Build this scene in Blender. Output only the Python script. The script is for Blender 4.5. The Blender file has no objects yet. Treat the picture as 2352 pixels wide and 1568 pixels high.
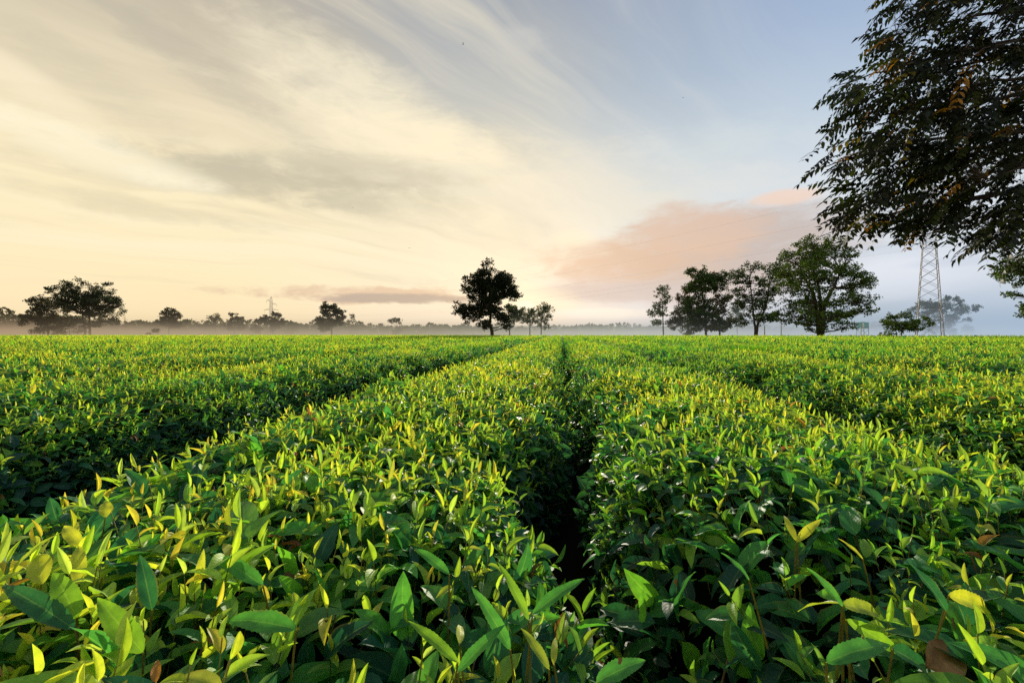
import bpy, math, random
import numpy as np
from mathutils import Vector

RNG = np.random.default_rng(7)
random.seed(7)
scene = bpy.context.scene
C = scene.collection
PI = math.pi

# ---------------------------------------------------------------- scale of the place
CANOPY = 0.85                 # height of the plucked tea table
EYE = 0.47                    # camera height over the tea table
CAMZ = CANOPY + EYE
FPX, PXC, PYH = 1045.0, 1176.0, 768.0     # survey of the photograph: focal length, centre, horizon
ROWANG = math.radians(6.2)
RD = np.array([math.sin(ROWANG), math.cos(ROWANG)])      # along the rows
RR = np.array([math.cos(ROWANG), -math.sin(ROWANG)])     # across the rows

def at(px, py, D):
    return Vector(((px - PXC) / FPX * D, D, CAMZ + (PYH - py) / FPX * D))

def tag(o, label=None, cat=None, group=None, kind=None):
    if label: o['label'] = label
    if cat: o['category'] = cat
    if group: o['group'] = group
    if kind: o['kind'] = kind
    return o

def empty(name, loc=(0, 0, 0), rz=0.0):
    o = bpy.data.objects.new(name, None)
    o.empty_display_size = 0.3
    C.objects.link(o)
    o.location = loc
    o.rotation_euler = (0, 0, rz)
    return o

def link(name, me, mat, parent=None, loc=None):
    o = bpy.data.objects.new(name, me)
    C.objects.link(o)
    if mat is not None:
        me.materials.append(mat)
    if parent is not None:
        o.parent = parent
    if loc is not None:
        o.location = loc
    return o

def np_mesh(name, V, F, col=None, luv=None, smooth=True):
    """V (n,3), F (m,k) with k 3 or 4"""
    me = bpy.data.meshes.new(name)
    V = np.ascontiguousarray(V, dtype=np.float32)
    F = np.ascontiguousarray(F, dtype=np.int32)
    n, (m, k) = len(V), F.shape
    me.vertices.add(n)
    me.vertices.foreach_set('co', V.ravel())
    me.loops.add(m * k)
    me.loops.foreach_set('vertex_index', F.ravel())
    me.polygons.add(m)
    me.polygons.foreach_set('loop_start', np.arange(0, m * k, k, dtype=np.int32))
    if smooth:
        me.polygons.foreach_set('use_smooth', np.ones(m, dtype=bool))
    if col is not None:
        a = me.attributes.new('tint', 'FLOAT_COLOR', 'POINT')
        c4 = np.ones((n, 4), dtype=np.float32)
        c4[:, :3] = col
        a.data.foreach_set('color', c4.ravel())
    if luv is not None:
        a = me.attributes.new('luv', 'FLOAT_VECTOR', 'POINT')
        a.data.foreach_set('vector', np.ascontiguousarray(luv, dtype=np.float32).ravel())
    me.update()
    return me

def norm(a):
    return a / np.maximum(np.linalg.norm(a, axis=-1, keepdims=True), 1e-9)

def merge(parts):
    Vs, Fs, Cs, Ls, off = [], [], [], [], 0
    for V, F, c, l in parts:
        if len(V) == 0: continue
        Vs.append(V); Fs.append(F + off); Cs.append(c); Ls.append(l); off += len(V)
    if not Vs:
        return None
    return np.concatenate(Vs), np.concatenate(Fs), np.concatenate(Cs), np.concatenate(Ls)

# ---------------------------------------------------------------- materials
def nodes_of(m):
    m.use_nodes = True
    nt = m.node_tree
    for n in list(nt.nodes): nt.nodes.remove(n)
    return nt, nt.nodes.new('ShaderNodeOutputMaterial')

class NB:
    """small helper for node arithmetic"""
    def __init__(s, nt): s.nt = nt
    def n(s, t, **kw):
        x = s.nt.nodes.new(t)
        for k, v in kw.items(): setattr(x, k, v)
        return x
    def put(s, sock, v):
        if hasattr(v, 'is_linked') or isinstance(v, bpy.types.NodeSocket): s.nt.links.new(v, sock)
        else: sock.default_value = v
    def m(s, op, a, b=None, c=None, clamp=False):
        x = s.n('ShaderNodeMath', operation=op, use_clamp=clamp)
        s.put(x.inputs[0], a)
        if b is not None: s.put(x.inputs[1], b)
        if c is not None: s.put(x.inputs[2], c)
        return x.outputs[0]
    def vec(s, x, y, z):
        v = s.n('ShaderNodeCombineXYZ')
        for i, q in enumerate((x, y, z)): s.put(v.inputs[i], q)
        return v.outputs[0]
    def noise(s, vec, scale, detail=4, rough=0.5, dist=0.0):
        x = s.n('ShaderNodeTexNoise')
        if vec is not None: s.nt.links.new(vec, x.inputs['Vector'])
        x.inputs['Scale'].default_value = scale
        x.inputs['Detail'].default_value = detail
        x.inputs['Roughness'].default_value = rough
        x.inputs['Distortion'].default_value = dist
        return x.outputs['Fac']
    def ramp(s, fac, stops, interp='LINEAR'):
        x = s.n('ShaderNodeValToRGB')
        x.color_ramp.interpolation = interp
        e = x.color_ramp.elements
        while len(e) > 1: e.remove(e[-1])
        e[0].position = stops[0][0]; e[0].color = (*stops[0][1], 1)
        for p, c in stops[1:]:
            q = e.new(p); q.color = (*c, 1)
        s.nt.links.new(fac, x.inputs[0])
        return x.outputs[0]
    def mix(s, fac, a, b, mode='MIX'):
        x = s.n('ShaderNodeMix', data_type='RGBA', blend_type=mode)
        s.put(x.inputs[0], fac); 
        for i, v in ((6, a), (7, b)):
            if isinstance(v, tuple): x.inputs[i].default_value = (*v, 1)
            else: s.nt.links.new(v, x.inputs[i])
        return x.outputs[2]
    def sstep(s, v, a, b):
        x = s.n('ShaderNodeMapRange', interpolation_type='SMOOTHSTEP')
        s.put(x.inputs[0], v)
        x.inputs[1].default_value = a; x.inputs[2].default_value = b
        return x.outputs[0]

def lin(r, g, b):
    f = lambda c: (c / 255 / 12.92) if c / 255 <= 0.04045 else ((c / 255 + 0.055) / 1.055) ** 2.4
    return (f(r), f(g), f(b))

def leaf_material(name, rough=0.38, trans=0.4, veins=True, spec=0.5, warm=(1.25, 1.15, 0.55)):
    m = bpy.data.materials.new(name)
    nt, out = nodes_of(m)
    b = NB(nt)
    at_ = b.n('ShaderNodeAttribute', attribute_name='tint')
    base = at_.outputs['Color']
    geo = b.n('ShaderNodeNewGeometry')
    bump = None
    if veins:
        lu = b.n('ShaderNodeAttribute', attribute_name='luv')
        sep = b.n('ShaderNodeSeparateXYZ'); nt.links.new(lu.outputs['Vector'], sep.inputs[0])
        lat = b.m('ABSOLUTE', sep.outputs[0])
        mid = b.m('SUBTRACT', 1.0, b.sstep(lat, 0.02, 0.11))
        ph = b.m('SUBTRACT', b.m('MULTIPLY', sep.outputs[1], 9.0), b.m('MULTIPLY', lat, 2.2))
        vein = b.m('ABSOLUTE', b.m('SUBTRACT', b.m('FRACT', ph), 0.5))
        vline = b.m('SUBTRACT', 1.0, b.sstep(vein, 0.0, 0.13))
        mark = b.m('MAXIMUM', b.m('MULTIPLY', mid, 0.55), b.m('MULTIPLY', vline, 0.07))
        lighter = b.mix(1.0, base, (0.16, 0.20, 0.06), 'ADD')
        nz = b.noise(geo.outputs['Position'], 60.0, 3, 0.6)
        var = b.ramp(nz, [(0.3, (0.72, 0.78, 0.75)), (0.7, (1.2, 1.15, 1.05))])
        base = b.mix(1.0, b.mix(mark, base, lighter), var, 'MULTIPLY')
        # scattered bites and brown blemishes
        sp = b.noise(geo.outputs['Position'], 38.0, 2, 0.5)
        blem = b.sstep(sp, 0.745, 0.765)
        base = b.mix(blem, base, (0.09, 0.05, 0.02))
        edge = b.m('MULTIPLY', b.sstep(lat, 0.80, 1.0), b.sstep(b.noise(geo.outputs['Position'], 14.0, 2, 0.5), 0.5, 0.7))
        base = b.mix(b.m('MULTIPLY', edge, 0.6), base, (0.30, 0.20, 0.05))
        bp = b.n('ShaderNodeBump')
        bp.inputs['Strength'].default_value = 0.4
        bp.inputs['Distance'].default_value = 0.002
        hgt = b.m('ADD', b.m('MULTIPLY', mid, -0.6), b.m('ADD', b.m('MULTIPLY', vein, 0.35), b.m('MULTIPLY', nz, 1.2)))
        nt.links.new(hgt, bp.inputs['Height'])
        bump = bp.outputs[0]
    back = b.mix(1.0, base, (1.25, 1.2, 1.15), 'MULTIPLY')
    basec = b.mix(geo.outputs['Backfacing'], base, back)
    p = b.n('ShaderNodeBsdfPrincipled')
    nt.links.new(basec, p.inputs['Base Color'])
    p.inputs['Roughness'].default_value = rough
    p.inputs['Specular IOR Level'].default_value = spec
    t = b.n('ShaderNodeBsdfTranslucent')
    tc = b.mix(1.0, base, warm, 'MULTIPLY')
    nt.links.new(tc, t.inputs['Color'])
    if bump is not None:
        nt.links.new(bump, p.inputs['Normal'])
    ms = b.n('ShaderNodeMixShader'); ms.inputs[0].default_value = trans
    nt.links.new(p.outputs[0], ms.inputs[1]); nt.links.new(t.outputs[0], ms.inputs[2])
    nt.links.new(ms.outputs[0], out.inputs[0])
    return m

def noisy_material(name, c1, c2, scale=5.0, rough=0.9, bump=0.3, detail=6, metal=0.0, spec=0.3):
    m = bpy.data.materials.new(name)
    nt, out = nodes_of(m)
    b = NB(nt)
    tc = b.n('ShaderNodeTexCoord')
    nz = b.noise(tc.outputs['Object'], scale, detail, 0.6)
    col = b.ramp(nz, [(0.3, c1), (0.7, c2)])
    p = b.n('ShaderNodeBsdfPrincipled')
    nt.links.new(col, p.inputs['Base Color'])
    p.inputs['Roughness'].default_value = rough
    p.inputs['Metallic'].default_value = metal
    p.inputs['Specular IOR Level'].default_value = spec
    if bump:
        bp = b.n('ShaderNodeBump'); bp.inputs['Strength'].default_value = bump
        nt.links.new(nz, bp.inputs['Height']); nt.links.new(bp.outputs[0], p.inputs['Normal'])
    nt.links.new(p.outputs[0], out.inputs[0])
    return m

M = {}
M['tea'] = leaf_material('tea_leaf', 0.5, 0.55, spec=0.36)
M['tea_far'] = leaf_material('tea_leaf_distant', 0.7, 0.55, veins=False, spec=0.08)
M['tree_leaf'] = leaf_material('tree_leaf', 0.6, 0.3, veins=False, spec=0.2, warm=(1.3, 1.1, 0.5))
M['locust'] = leaf_material('locust_leaf', 0.6, 0.3, veins=False, spec=0.25, warm=(1.2, 1.25, 0.35))
M['twig'] = noisy_material('tea_twig', (0.06, 0.045, 0.02), (0.16, 0.11, 0.05), 40, 0.8)
M['shoot_stem'] = noisy_material('green_stem', (0.16, 0.19, 0.04), (0.28, 0.22, 0.07), 25, 0.5)
M['bark'] = noisy_material('bark', (0.03, 0.022, 0.016), (0.10, 0.07, 0.045), 6, 0.95, 0.6)
M['core'] = noisy_material('hedge_interior_shade', (0.002, 0.004, 0.002), (0.006, 0.010, 0.004), 9, 1.0, 0.0, spec=0.0)  # near-black colour stands in for the shade inside the hedge
M['soil'] = noisy_material('soil', (0.005, 0.005, 0.004), (0.014, 0.013, 0.010), 3, 1.0, 0.6, spec=0.0)
M['steel'] = noisy_material('galvanised_steel', (0.20, 0.19, 0.20), (0.30, 0.29, 0.30), 3, 0.6, 0.0, metal=0.3)
M['wire'] = noisy_material('wire', (0.30, 0.29, 0.29), (0.38, 0.37, 0.37), 3, 0.5, 0.0, metal=0.3)
M['glass_ins'] = noisy_material('insulator_brown', (0.06, 0.04, 0.03), (0.10, 0.07, 0.06), 3, 0.3, 0.0)
M['teal'] = noisy_material('teal_paint', (0.04, 0.28, 0.24), (0.08, 0.40, 0.33), 1.5, 0.5, 0.05)
M['cream'] = noisy_material('cream_paint_and_sun_stripe', (0.7, 0.62, 0.42), (0.8, 0.72, 0.5), 2, 0.6, 0.0)  # pipe colour, also the sunlight painted on the tank
M['wall'] = noisy_material('rendered_wall', (0.6, 0.5, 0.42), (0.75, 0.66, 0.58), 1, 0.9, 0.0)
M['roof'] = noisy_material('roof_tile', (0.28, 0.12, 0.07), (0.4, 0.18, 0.1), 2, 0.9, 0.0)
M['dark_glass'] = noisy_material('window_glass', (0.02, 0.025, 0.03), (0.04, 0.045, 0.05), 2, 0.15, 0.0)
M['post'] = noisy_material('weathered_post', (0.25, 0.2, 0.15), (0.42, 0.35, 0.28), 8, 0.9, 0.2)
M['feather'] = noisy_material('dark_feather', (0.015, 0.013, 0.012), (0.04, 0.035, 0.03), 10, 0.8, 0.0)
M['dead'] = noisy_material('withered_leaf', (0.12, 0.06, 0.025), (0.34, 0.2, 0.09), 30, 0.8, 0.4)
M['hill'] = noisy_material('wooded_hill', (0.02, 0.035, 0.015), (0.05, 0.07, 0.03), 0.02, 1.0, 0.0)

def ground_material():
    m = bpy.data.materials.new('pasture_ground')
    nt, out = nodes_of(m)
    b = NB(nt)
    tc = b.n('ShaderNodeTexCoord')
    n1 = b.noise(tc.outputs['Object'], 0.02, 6, 0.6)
    n2 = b.noise(tc.outputs['Object'], 1.7, 6, 0.65)
    c1 = b.ramp(n1, [(0.35, (0.05, 0.085, 0.02)), (0.65, (0.12, 0.13, 0.04))])
    c2 = b.ramp(n2, [(0.3, (0.6, 0.6, 0.6)), (0.7, (1.3, 1.25, 1.1))])
    col = b.mix(1.0, c1, c2, 'MULTIPLY')
    p = b.n('ShaderNodeBsdfPrincipled')
    nt.links.new(col, p.inputs['Base Color'])
    p.inputs['Roughness'].default_value = 0.95
    p.inputs['Specular IOR Level'].default_value = 0.1
    bp = b.n('ShaderNodeBump'); bp.inputs['Strength'].default_value = 0.5
    nt.links.new(n2, bp.inputs['Height']); nt.links.new(bp.outputs[0], p.inputs['Normal'])
    nt.links.new(p.outputs[0], out.inputs[0])
    return m
M['ground'] = ground_material()

# ---------------------------------------------------------------- sky, sun, camera
SUN_AZ = math.radians(3)     # just right of straight ahead, low behind the small trees
SUN_EL = math.radians(13)

def build_world():
    w = bpy.data.worlds.new('World')
    scene.world = w
    w.use_nodes = True
    nt = w.node_tree
    for n in list(nt.nodes): nt.nodes.remove(n)
    out = nt.nodes.new('ShaderNodeOutputWorld')
    b = NB(nt)
    tc = b.n('ShaderNodeTexCoord')
    sep = b.n('ShaderNodeSeparateXYZ'); nt.links.new(tc.outputs['Generated'], sep.inputs[0])
    X, Y, Z = sep.outputs
    az = b.m('ARCTAN2', X, Y)
    el = b.m('ARCSINE', Z)
    hor = b.m('SQRT', b.m('ADD', b.m('MULTIPLY', X, X), b.m('MULTIPLY', Y, Y)))
    t = b.m('DIVIDE', X, b.m('MAXIMUM', hor, 0.001))
    e = b.m('DIVIDE', el, PI / 2, clamp=True)          # 0 horizon .. 1 zenith
    d = lambda deg: deg / 90.0
    left = b.ramp(e, [(0, lin(255, 230, 184)), (d(6), lin(255, 236, 192)), (d(14), lin(252, 236, 196)), (d(22), lin(236, 221, 188)),
                      (d(29), lin(206, 195, 172)), (d(36), lin(176, 168, 158)), (1, lin(140, 150, 165))])
    cen = b.ramp(e, [(0, lin(250, 233, 212)), (d(5), lin(251, 236, 208)), (d(13), lin(240, 228, 200)), (d(20), lin(222, 217, 198)),
                     (d(28), lin(190, 192, 189)), (d(36), lin(160, 167, 177)), (1, lin(135, 150, 175))])
    cr = b.ramp(e, [(0, lin(230, 224, 224)), (d(7), lin(236, 234, 230)), (d(14), lin(222, 225, 222)), (d(20), lin(202, 211, 216)),
                    (d(28), lin(172, 187, 203)), (d(36), lin(156, 170, 192)), (1, lin(130, 148, 178))])
    right = b.ramp(e, [(0, lin(200, 210, 224)), (d(6), lin(222, 228, 238)), (d(14), lin(218, 226, 234)), (d(22), lin(192, 208, 224)),
                       (d(30), lin(164, 184, 212)), (d(37), lin(150, 170, 204)), (1, lin(120, 142, 180))])
    g1 = b.mix(b.sstep(t, -0.62, -0.05), left, cen)
    g2 = b.mix(b.sstep(t, -0.05, 0.33), g1, cr)
    base = b.mix(b.sstep(t, 0.28, 0.62), g2, right)

    # wind-drawn cirrus on a flat layer overhead
    zz = b.m('ADD', b.m('MAXIMUM', Z, 0.0), 0.12)
    px, py = b.m('DIVIDE', X, zz), b.m('DIVIDE', Y, zz)
    a = math.radians(38)
    along = b.m('ADD', b.m('MULTIPLY', px, math.sin(a)), b.m('MULTIPLY', py, math.cos(a)))
    acr = b.m('SUBTRACT', b.m('MULTIPLY', px, math.cos(a)), b.m('MULTIPLY', py, math.sin(a)))
    wob = b.noise(b.vec(along, acr, 3.3), 0.5, 3, 0.5)
    acr2 = b.m('ADD', acr, b.m('MULTIPLY', wob, 1.3))
    v1 = b.vec(b.m('MULTIPLY', along, 0.22), b.m('MULTIPLY', acr2, 1.15), 2.7)
    n1 = b.noise(v1, 1.0, 9, 0.60, 0.35)
    v2 = b.vec(b.m('MULTIPLY', along, 0.5), b.m('MULTIPLY', acr2, 4.2), 5.0)
    n2 = b.noise(v2, 1.0, 7, 0.6, 0.25)
    n3 = b.noise(b.vec(b.m('MULTIPLY', along, 0.45), b.m('MULTIPLY', acr, 0.7), 9.0), 1.0, 6, 0.6, 0.6)
    fade = b.sstep(el, 0.02, 0.22)
    leftness = b.m('SUBTRACT', 1.0, b.m('MULTIPLY', b.sstep(t, -0.25, 0.5), 0.75))
    streak = b.m('MULTIPLY', b.m('ADD', b.m('MULTIPLY', b.sstep(n1, 0.46, 0.66), 0.65), b.m('MULTIPLY', b.sstep(n2, 0.45, 0.72), 0.6)), b.m('MULTIPLY', fade, leftness), clamp=True)
    light_c = b.mix(b.sstep(t, -0.15, 0.5), lin(255, 242, 208), lin(218, 222, 222))
    base = b.mix(b.m('MULTIPLY', streak, 0.85), base, light_c)
    dark = b.m('MULTIPLY', b.m('MULTIPLY', b.m('ADD', b.m('MULTIPLY', b.sstep(n3, 0.50, 0.72), 0.7), b.m('MULTIPLY', b.m('SUBTRACT', 1.0, b.sstep(n2, 0.28, 0.5)), 0.4)), fade), leftness)
    dark_c = b.mix(b.sstep(t, -0.3, 0.4), lin(188, 179, 154), lin(160, 172, 186))
    base = b.mix(b.m('MULTIPLY', dark, 0.62), base, dark_c)

    # individual clouds, placed by azimuth and elevation
    q = b.noise(b.vec(b.m('MULTIPLY', az, 5.0), b.m('MULTIPLY', el, 16.0), 1.0), 1.0, 8, 0.62, 0.6)
    q2 = b.noise(b.vec(b.m('MULTIPLY', az, 16.0), b.m('MULTIPLY', el, 40.0), 4.0), 1.0, 8, 0.65, 0.5)
    def cloud(cur, cx, cy, rx, ry, col, op, soft=(0.0, 0.7), rough=1.6, slope=0.0):
        a0 = math.atan((cx - PXC) / FPX)
        e0 = math.atan((PYH - cy) / FPX * math.cos(a0))
        k = math.cos(a0)
        ra = rx / FPX * k * k
        re = ry / FPX * k
        da = b.m('SUBTRACT', az, a0)
        de = b.m('SUBTRACT', b.m('SUBTRACT', el, e0), b.m('MULTIPLY', da, slope))
        u = b.m('DIVIDE', da, ra)
        v = b.m('DIVIDE', de, re)
        r2 = b.m('ADD', b.m('MULTIPLY', u, u), b.m('MULTIPLY', v, v))
        nn = b.m('ADD', b.m('MULTIPLY', b.m('SUBTRACT', q, 0.5), rough * 1.6), b.m('MULTIPLY', b.m('SUBTRACT', q2, 0.5), rough))
        f = b.m('ADD', b.m('SUBTRACT', 1.0, r2), nn)
        return b.mix(b.m('MULTIPLY', b.sstep(f, soft[0], soft[1]), op), cur, col)
    cu = base
    cu = cloud(cu, 620, 425, 430, 52, lin(198, 189, 164), 0.8, (-0.3, 1.2), 2.0)
    cu = cloud(cu, 900, 470, 260, 45, lin(214, 205, 178), 0.5, (-0.3, 1.2), 1.5)
    cu = cloud(cu, 250, 210, 330, 70, lin(205, 196, 172), 0.5, (-0.3, 1.4), 1.5, -0.35)
    cu = cloud(cu, 850, 235, 300, 80, lin(255, 243, 212), 0.72, (-0.7, 1.5), 1.5, -0.3)
    cu = cloud(cu, 930, 325, 330, 70, lin(255, 240, 206), 0.7, (-0.7, 1.5), 1.5, -0.1)
    cu = cloud(cu, 230, 350, 330, 45, lin(255, 244, 212), 0.95, (-0.5, 1.3), 1.9, -0.18)
    cu = cloud(cu, 420, 120, 330, 55, lin(192, 184, 166), 0.6, (-0.4, 1.2), 2.0, -0.4)
    cu = cloud(cu, 760, 395, 420, 40, lin(200, 192, 168), 0.6, (-0.4, 1.2), 2.2, 0.05)
    cu = cloud(cu, 330, 480, 330, 26, lin(224, 212, 178), 0.6, (-0.4, 1.2), 2.2, -0.05)
    cu = cloud(cu, 60, 190, 220, 40, lin(252, 238, 206), 0.6, (-0.4, 1.3), 1.5, -0.35)
    cu = cloud(cu, 1180, 545, 150, 50, lin(214, 210, 190), 0.4, (-0.3, 1.3), 1.3)
    cu = cloud(cu, 1190, 95, 90, 35, lin(200, 200, 196), 0.6, (-0.2, 1.4), 1.8)
    cu = cloud(cu, 1340, 440, 260, 120, lin(236, 226, 205), 0.45, (-0.4, 1.4), 1.6)
    cu = cloud(cu, 1620, 345, 260, 60, lin(214, 222, 222), 0.5, (-0.3, 1.4), 1.5)
    cu = cloud(cu, 1700, 410, 170, 40, lin(226, 226, 222), 0.5, (-0.3, 1.4), 1.5)
    # the salmon bank over the right-hand trees
    cu = cloud(cu, 1560, 640, 330, 66, lin(214, 200, 196), 0.85, (-0.35, 0.7), 0.7)
    cu = cloud(cu, 1660, 570, 270, 92, lin(200, 186, 180), 0.95, (-0.6, 0.8), 1.4)
    cu = cloud(cu, 1450, 600, 215, 56, lin(221, 189, 164), 0.85, (-0.7, 1.0), 1.5)
    cu = cloud(cu, 1600, 535, 150, 58, lin(223, 193, 172), 0.75, (-0.7, 1.0), 1.6)
    cu = cloud(cu, 1460, 668, 260, 26, lin(210, 196, 190), 0.75, (-0.3, 0.9), 0.7)
    cu = cloud(cu, 1800, 452, 95, 20, lin(240, 212, 194), 0.85, (-0.2, 0.9), 1.0)
    cu = cloud(cu, 1720, 610, 200, 26, lin(204, 192, 188), 0.5, (-0.3, 1.2), 0.8)
    cu = cloud(cu, 1320, 548, 60, 20, lin(246, 232, 204), 0.6, (-0.3, 1.0), 1.0)
    # the long grey streak behind the lattice tower
    cu = cloud(cu, 830, 676, 290, 22, lin(228, 198, 168), 0.9, (-0.1, 0.8), 2.0)
    cu = cloud(cu, 900, 685, 220, 13, lin(188, 172, 158), 0.85, (-0.1, 0.9), 1.8)
    cu = cloud(cu, 1190, 690, 60, 16, lin(255, 244, 214), 0.7, (-0.1, 1.0), 1.0)
    cu = cloud(cu, 1370, 718, 150, 14, lin(252, 240, 222), 0.8, (-0.1, 1.0), 1.0)
    # the sun's glow behind thin cloud, low over the small trees
    cu = cloud(cu, 1205, 700, 130, 52, lin(255, 242, 206), 0.6, (-0.2, 1.3), 0.9)
    cu = cloud(cu, 1207, 702, 24, 12, lin(255, 250, 226), 0.9, (-0.3, 1.0), 0.8)
    cu = cloud(cu, 1400, 722, 170, 16, lin(253, 244, 230), 0.85, (-0.2, 1.0), 0.9)
    # pale cloud low on the right
    cu = cloud(cu, 2050, 640, 260, 50, lin(236, 240, 248), 0.8, (-0.3, 1.0), 1.1)
    cu = cloud(cu, 2220, 600, 160, 16, lin(206, 214, 228), 0.6, (-0.2, 1.0), 1.2)
    cu = cloud(cu, 2000, 575, 160, 14, lin(206, 214, 226), 0.6, (-0.2, 1.0), 1.2)

    sky = b.n('ShaderNodeTexSky', sky_type='NISHITA', sun_disc=False)
    sky.sun_elevation = SUN_EL
    sky.sun_rotation = SUN_AZ
    sky.air_density = 1.5; sky.dust_density = 3.0
    bg1 = b.n('ShaderNodeBackground'); nt.links.new(sky.outputs[0], bg1.inputs[0]); bg1.inputs[1].default_value = 0.07
    bg2 = b.n('ShaderNodeBackground'); nt.links.new(cu, bg2.inputs[0]); bg2.inputs[1].default_value = 1.04
    ms = b.n('ShaderNodeMixShader'); ms.inputs[0].default_value = 0.96
    nt.links.new(bg1.outputs[0], ms.inputs[1]); nt.links.new(bg2.outputs[0], ms.inputs[2])
    nt.links.new(ms.outputs[0], out.inputs[0])
    w.cycles.sampling_method = 'MANUAL'
    w.cycles.sample_map_resolution = 512
build_world()

sd = bpy.data.lights.new('sun', 'SUN')
sd.energy = 5.0
sd.angle = math.radians(0.6)
sd.color = (1.0, 0.90, 0.70)
so = bpy.data.objects.new('sun', sd)
C.objects.link(so)
sdir = Vector((math.sin(SUN_AZ) * math.cos(SUN_EL), math.cos(SUN_AZ) * math.cos(SUN_EL), math.sin(SUN_EL)))
so.rotation_euler = sdir.to_track_quat('Z', 'Y').to_euler()
so.location = (0, 0, 60)

cd = bpy.data.cameras.new('camera')
cd.lens = 16.0; cd.sensor_width = 36.0
cd.shift_y = -16.0 / 2352.0
cd.clip_start = 0.02; cd.clip_end = 12000
cam = bpy.data.objects.new('camera', cd)
C.objects.link(cam)
cam.location = (0, 0, CAMZ)
cam.rotation_euler = (math.radians(90), 0, 0)
scene.camera = cam
scene.render.engine = 'CYCLES'
scene.view_settings.view_transform = 'Standard'
scene.view_settings.look = 'None'
scene.view_settings.exposure = 0
scene.cycles.use_denoising = False
scene.cycles.max_bounces = 6
scene.cycles.diffuse_bounces = 3
scene.cycles.transmission_bounces = 3
scene.cycles.glossy_bounces = 2
scene.cycles.volume_bounces = 0
scene.cycles.sample_clamp_indirect = 4

# ---------------------------------------------------------------- leaf geometry
def leaf_template(nl, nc):
    """grid of (nl+1) x (nc+1) points, t along the leaf, s across"""
    t = np.linspace(0, 1, nl + 1)
    s = np.linspace(-1, 1, nc + 1)
    T, S = np.meshgrid(t, s, indexing='ij')
    idx = np.arange((nl + 1) * (nc + 1)).reshape(nl + 1, nc + 1)
    F = np.stack([idx[:-1, :-1], idx[:-1, 1:], idx[1:, 1:], idx[1:, :-1]], -1).reshape(-1, 4)
    return T.ravel(), S.ravel(), F
TPL = {4: leaf_template(28, 4), 0: leaf_template(9, 4), 1: leaf_template(5, 2), 2: leaf_template(3, 2), 3: leaf_template(2, 2)}

def width_profile(t):
    w = np.clip(t, 0, 1) ** 0.66 * np.clip(1 - t, 0, 1) ** 0.98
    w = w / 0.323
    return np.clip(w, 0, 1) + 0.03

def leaves(B, A, N, L, W, curl, fold, col, lod=0, wave=0.0, serr=0.0):
    """B base, A leaf direction, N upper side; returns verts, quads, colours, luv"""
    n = len(B)
    if n == 0:
        return (np.zeros((0, 3)), np.zeros((0, 4), int), np.zeros((0, 3)), np.zeros((0, 3)))
    T, S, F = TPL[lod]
    A = norm(A)
    N = norm(N - (N * A).sum(1, keepdims=True) * A)
    Sd = np.cross(A, N)
    L = L[:, None]; W = W[:, None] * 0.88; c = np.maximum(np.abs(curl), 1e-3)[:, None] * np.sign(curl + 1e-9)[:, None]
    f = fold[:, None]
    rnd = RNG.random((n, 1))
    wt = width_profile(T)[None, :]
    if serr: 
        wt = wt * (1 + serr * ((np.arange(len(T)) // 5) % 2)[None, :] * (np.abs(S) > 0.9))
    along = L * np.sin(c * T) / c
    drop = -L * (1 - np.cos(c * T)) / c
    lat = S[None, :] * wt * W
    lift = f * np.abs(lat) + wave * W * np.sin(T[None, :] * 13 + rnd * 9 + S[None, :] * 2.2) * np.abs(S)[None, :]
    P = (B[:, None, :] + A[:, None, :] * along[..., None] + N[:, None, :] * (drop + lift)[..., None] + Sd[:, None, :] * lat[..., None])
    nv = len(T)
    Fa = (F[None] + (np.arange(n) * nv)[:, None, None]).reshape(-1, 4)
    cc = np.repeat(col[:, None, :], nv, 1).reshape(-1, 3)
    luv = np.stack([np.broadcast_to(S, (n, nv)), np.broadcast_to(T, (n, nv)), np.broadcast_to(rnd, (n, nv))], -1).reshape(-1, 3)
    return P.reshape(-1, 3), Fa, cc, luv

def tubes(P0, P1, r0, r1, k=3):
    """tapered straight tubes between point pairs"""
    n = len(P0)
    if n == 0: return np.zeros((0, 3)), np.zeros((0, 4), int)
    d = norm(P1 - P0)
    ref = np.where(np.abs(d[:, 2:3]) > 0.9, np.array([[1.0, 0, 0]]), np.array([[0, 0, 1.0]]))
    u = norm(np.cross(d, ref)); v = np.cross(d, u)
    ang = np.arange(k) * 2 * PI / k
    ring = u[:, None, :] * np.cos(ang)[None, :, None] + v[:, None, :] * np.sin(ang)[None, :, None]
    A = P0[:, None, :] + ring * np.asarray(r0).reshape(-1, 1, 1)
    Bq = P1[:, None, :] + ring * np.asarray(r1).reshape(-1, 1, 1)
    V = np.concatenate([A, Bq], 1).reshape(-1, 3)
    i = np.arange(k); j = (i + 1) % k
    F = np.stack([i, j, j + k, i + k], -1)
    Fa = (F[None] + (np.arange(n) * 2 * k)[:, None, None]).reshape(-1, 4)
    return V, Fa

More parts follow.
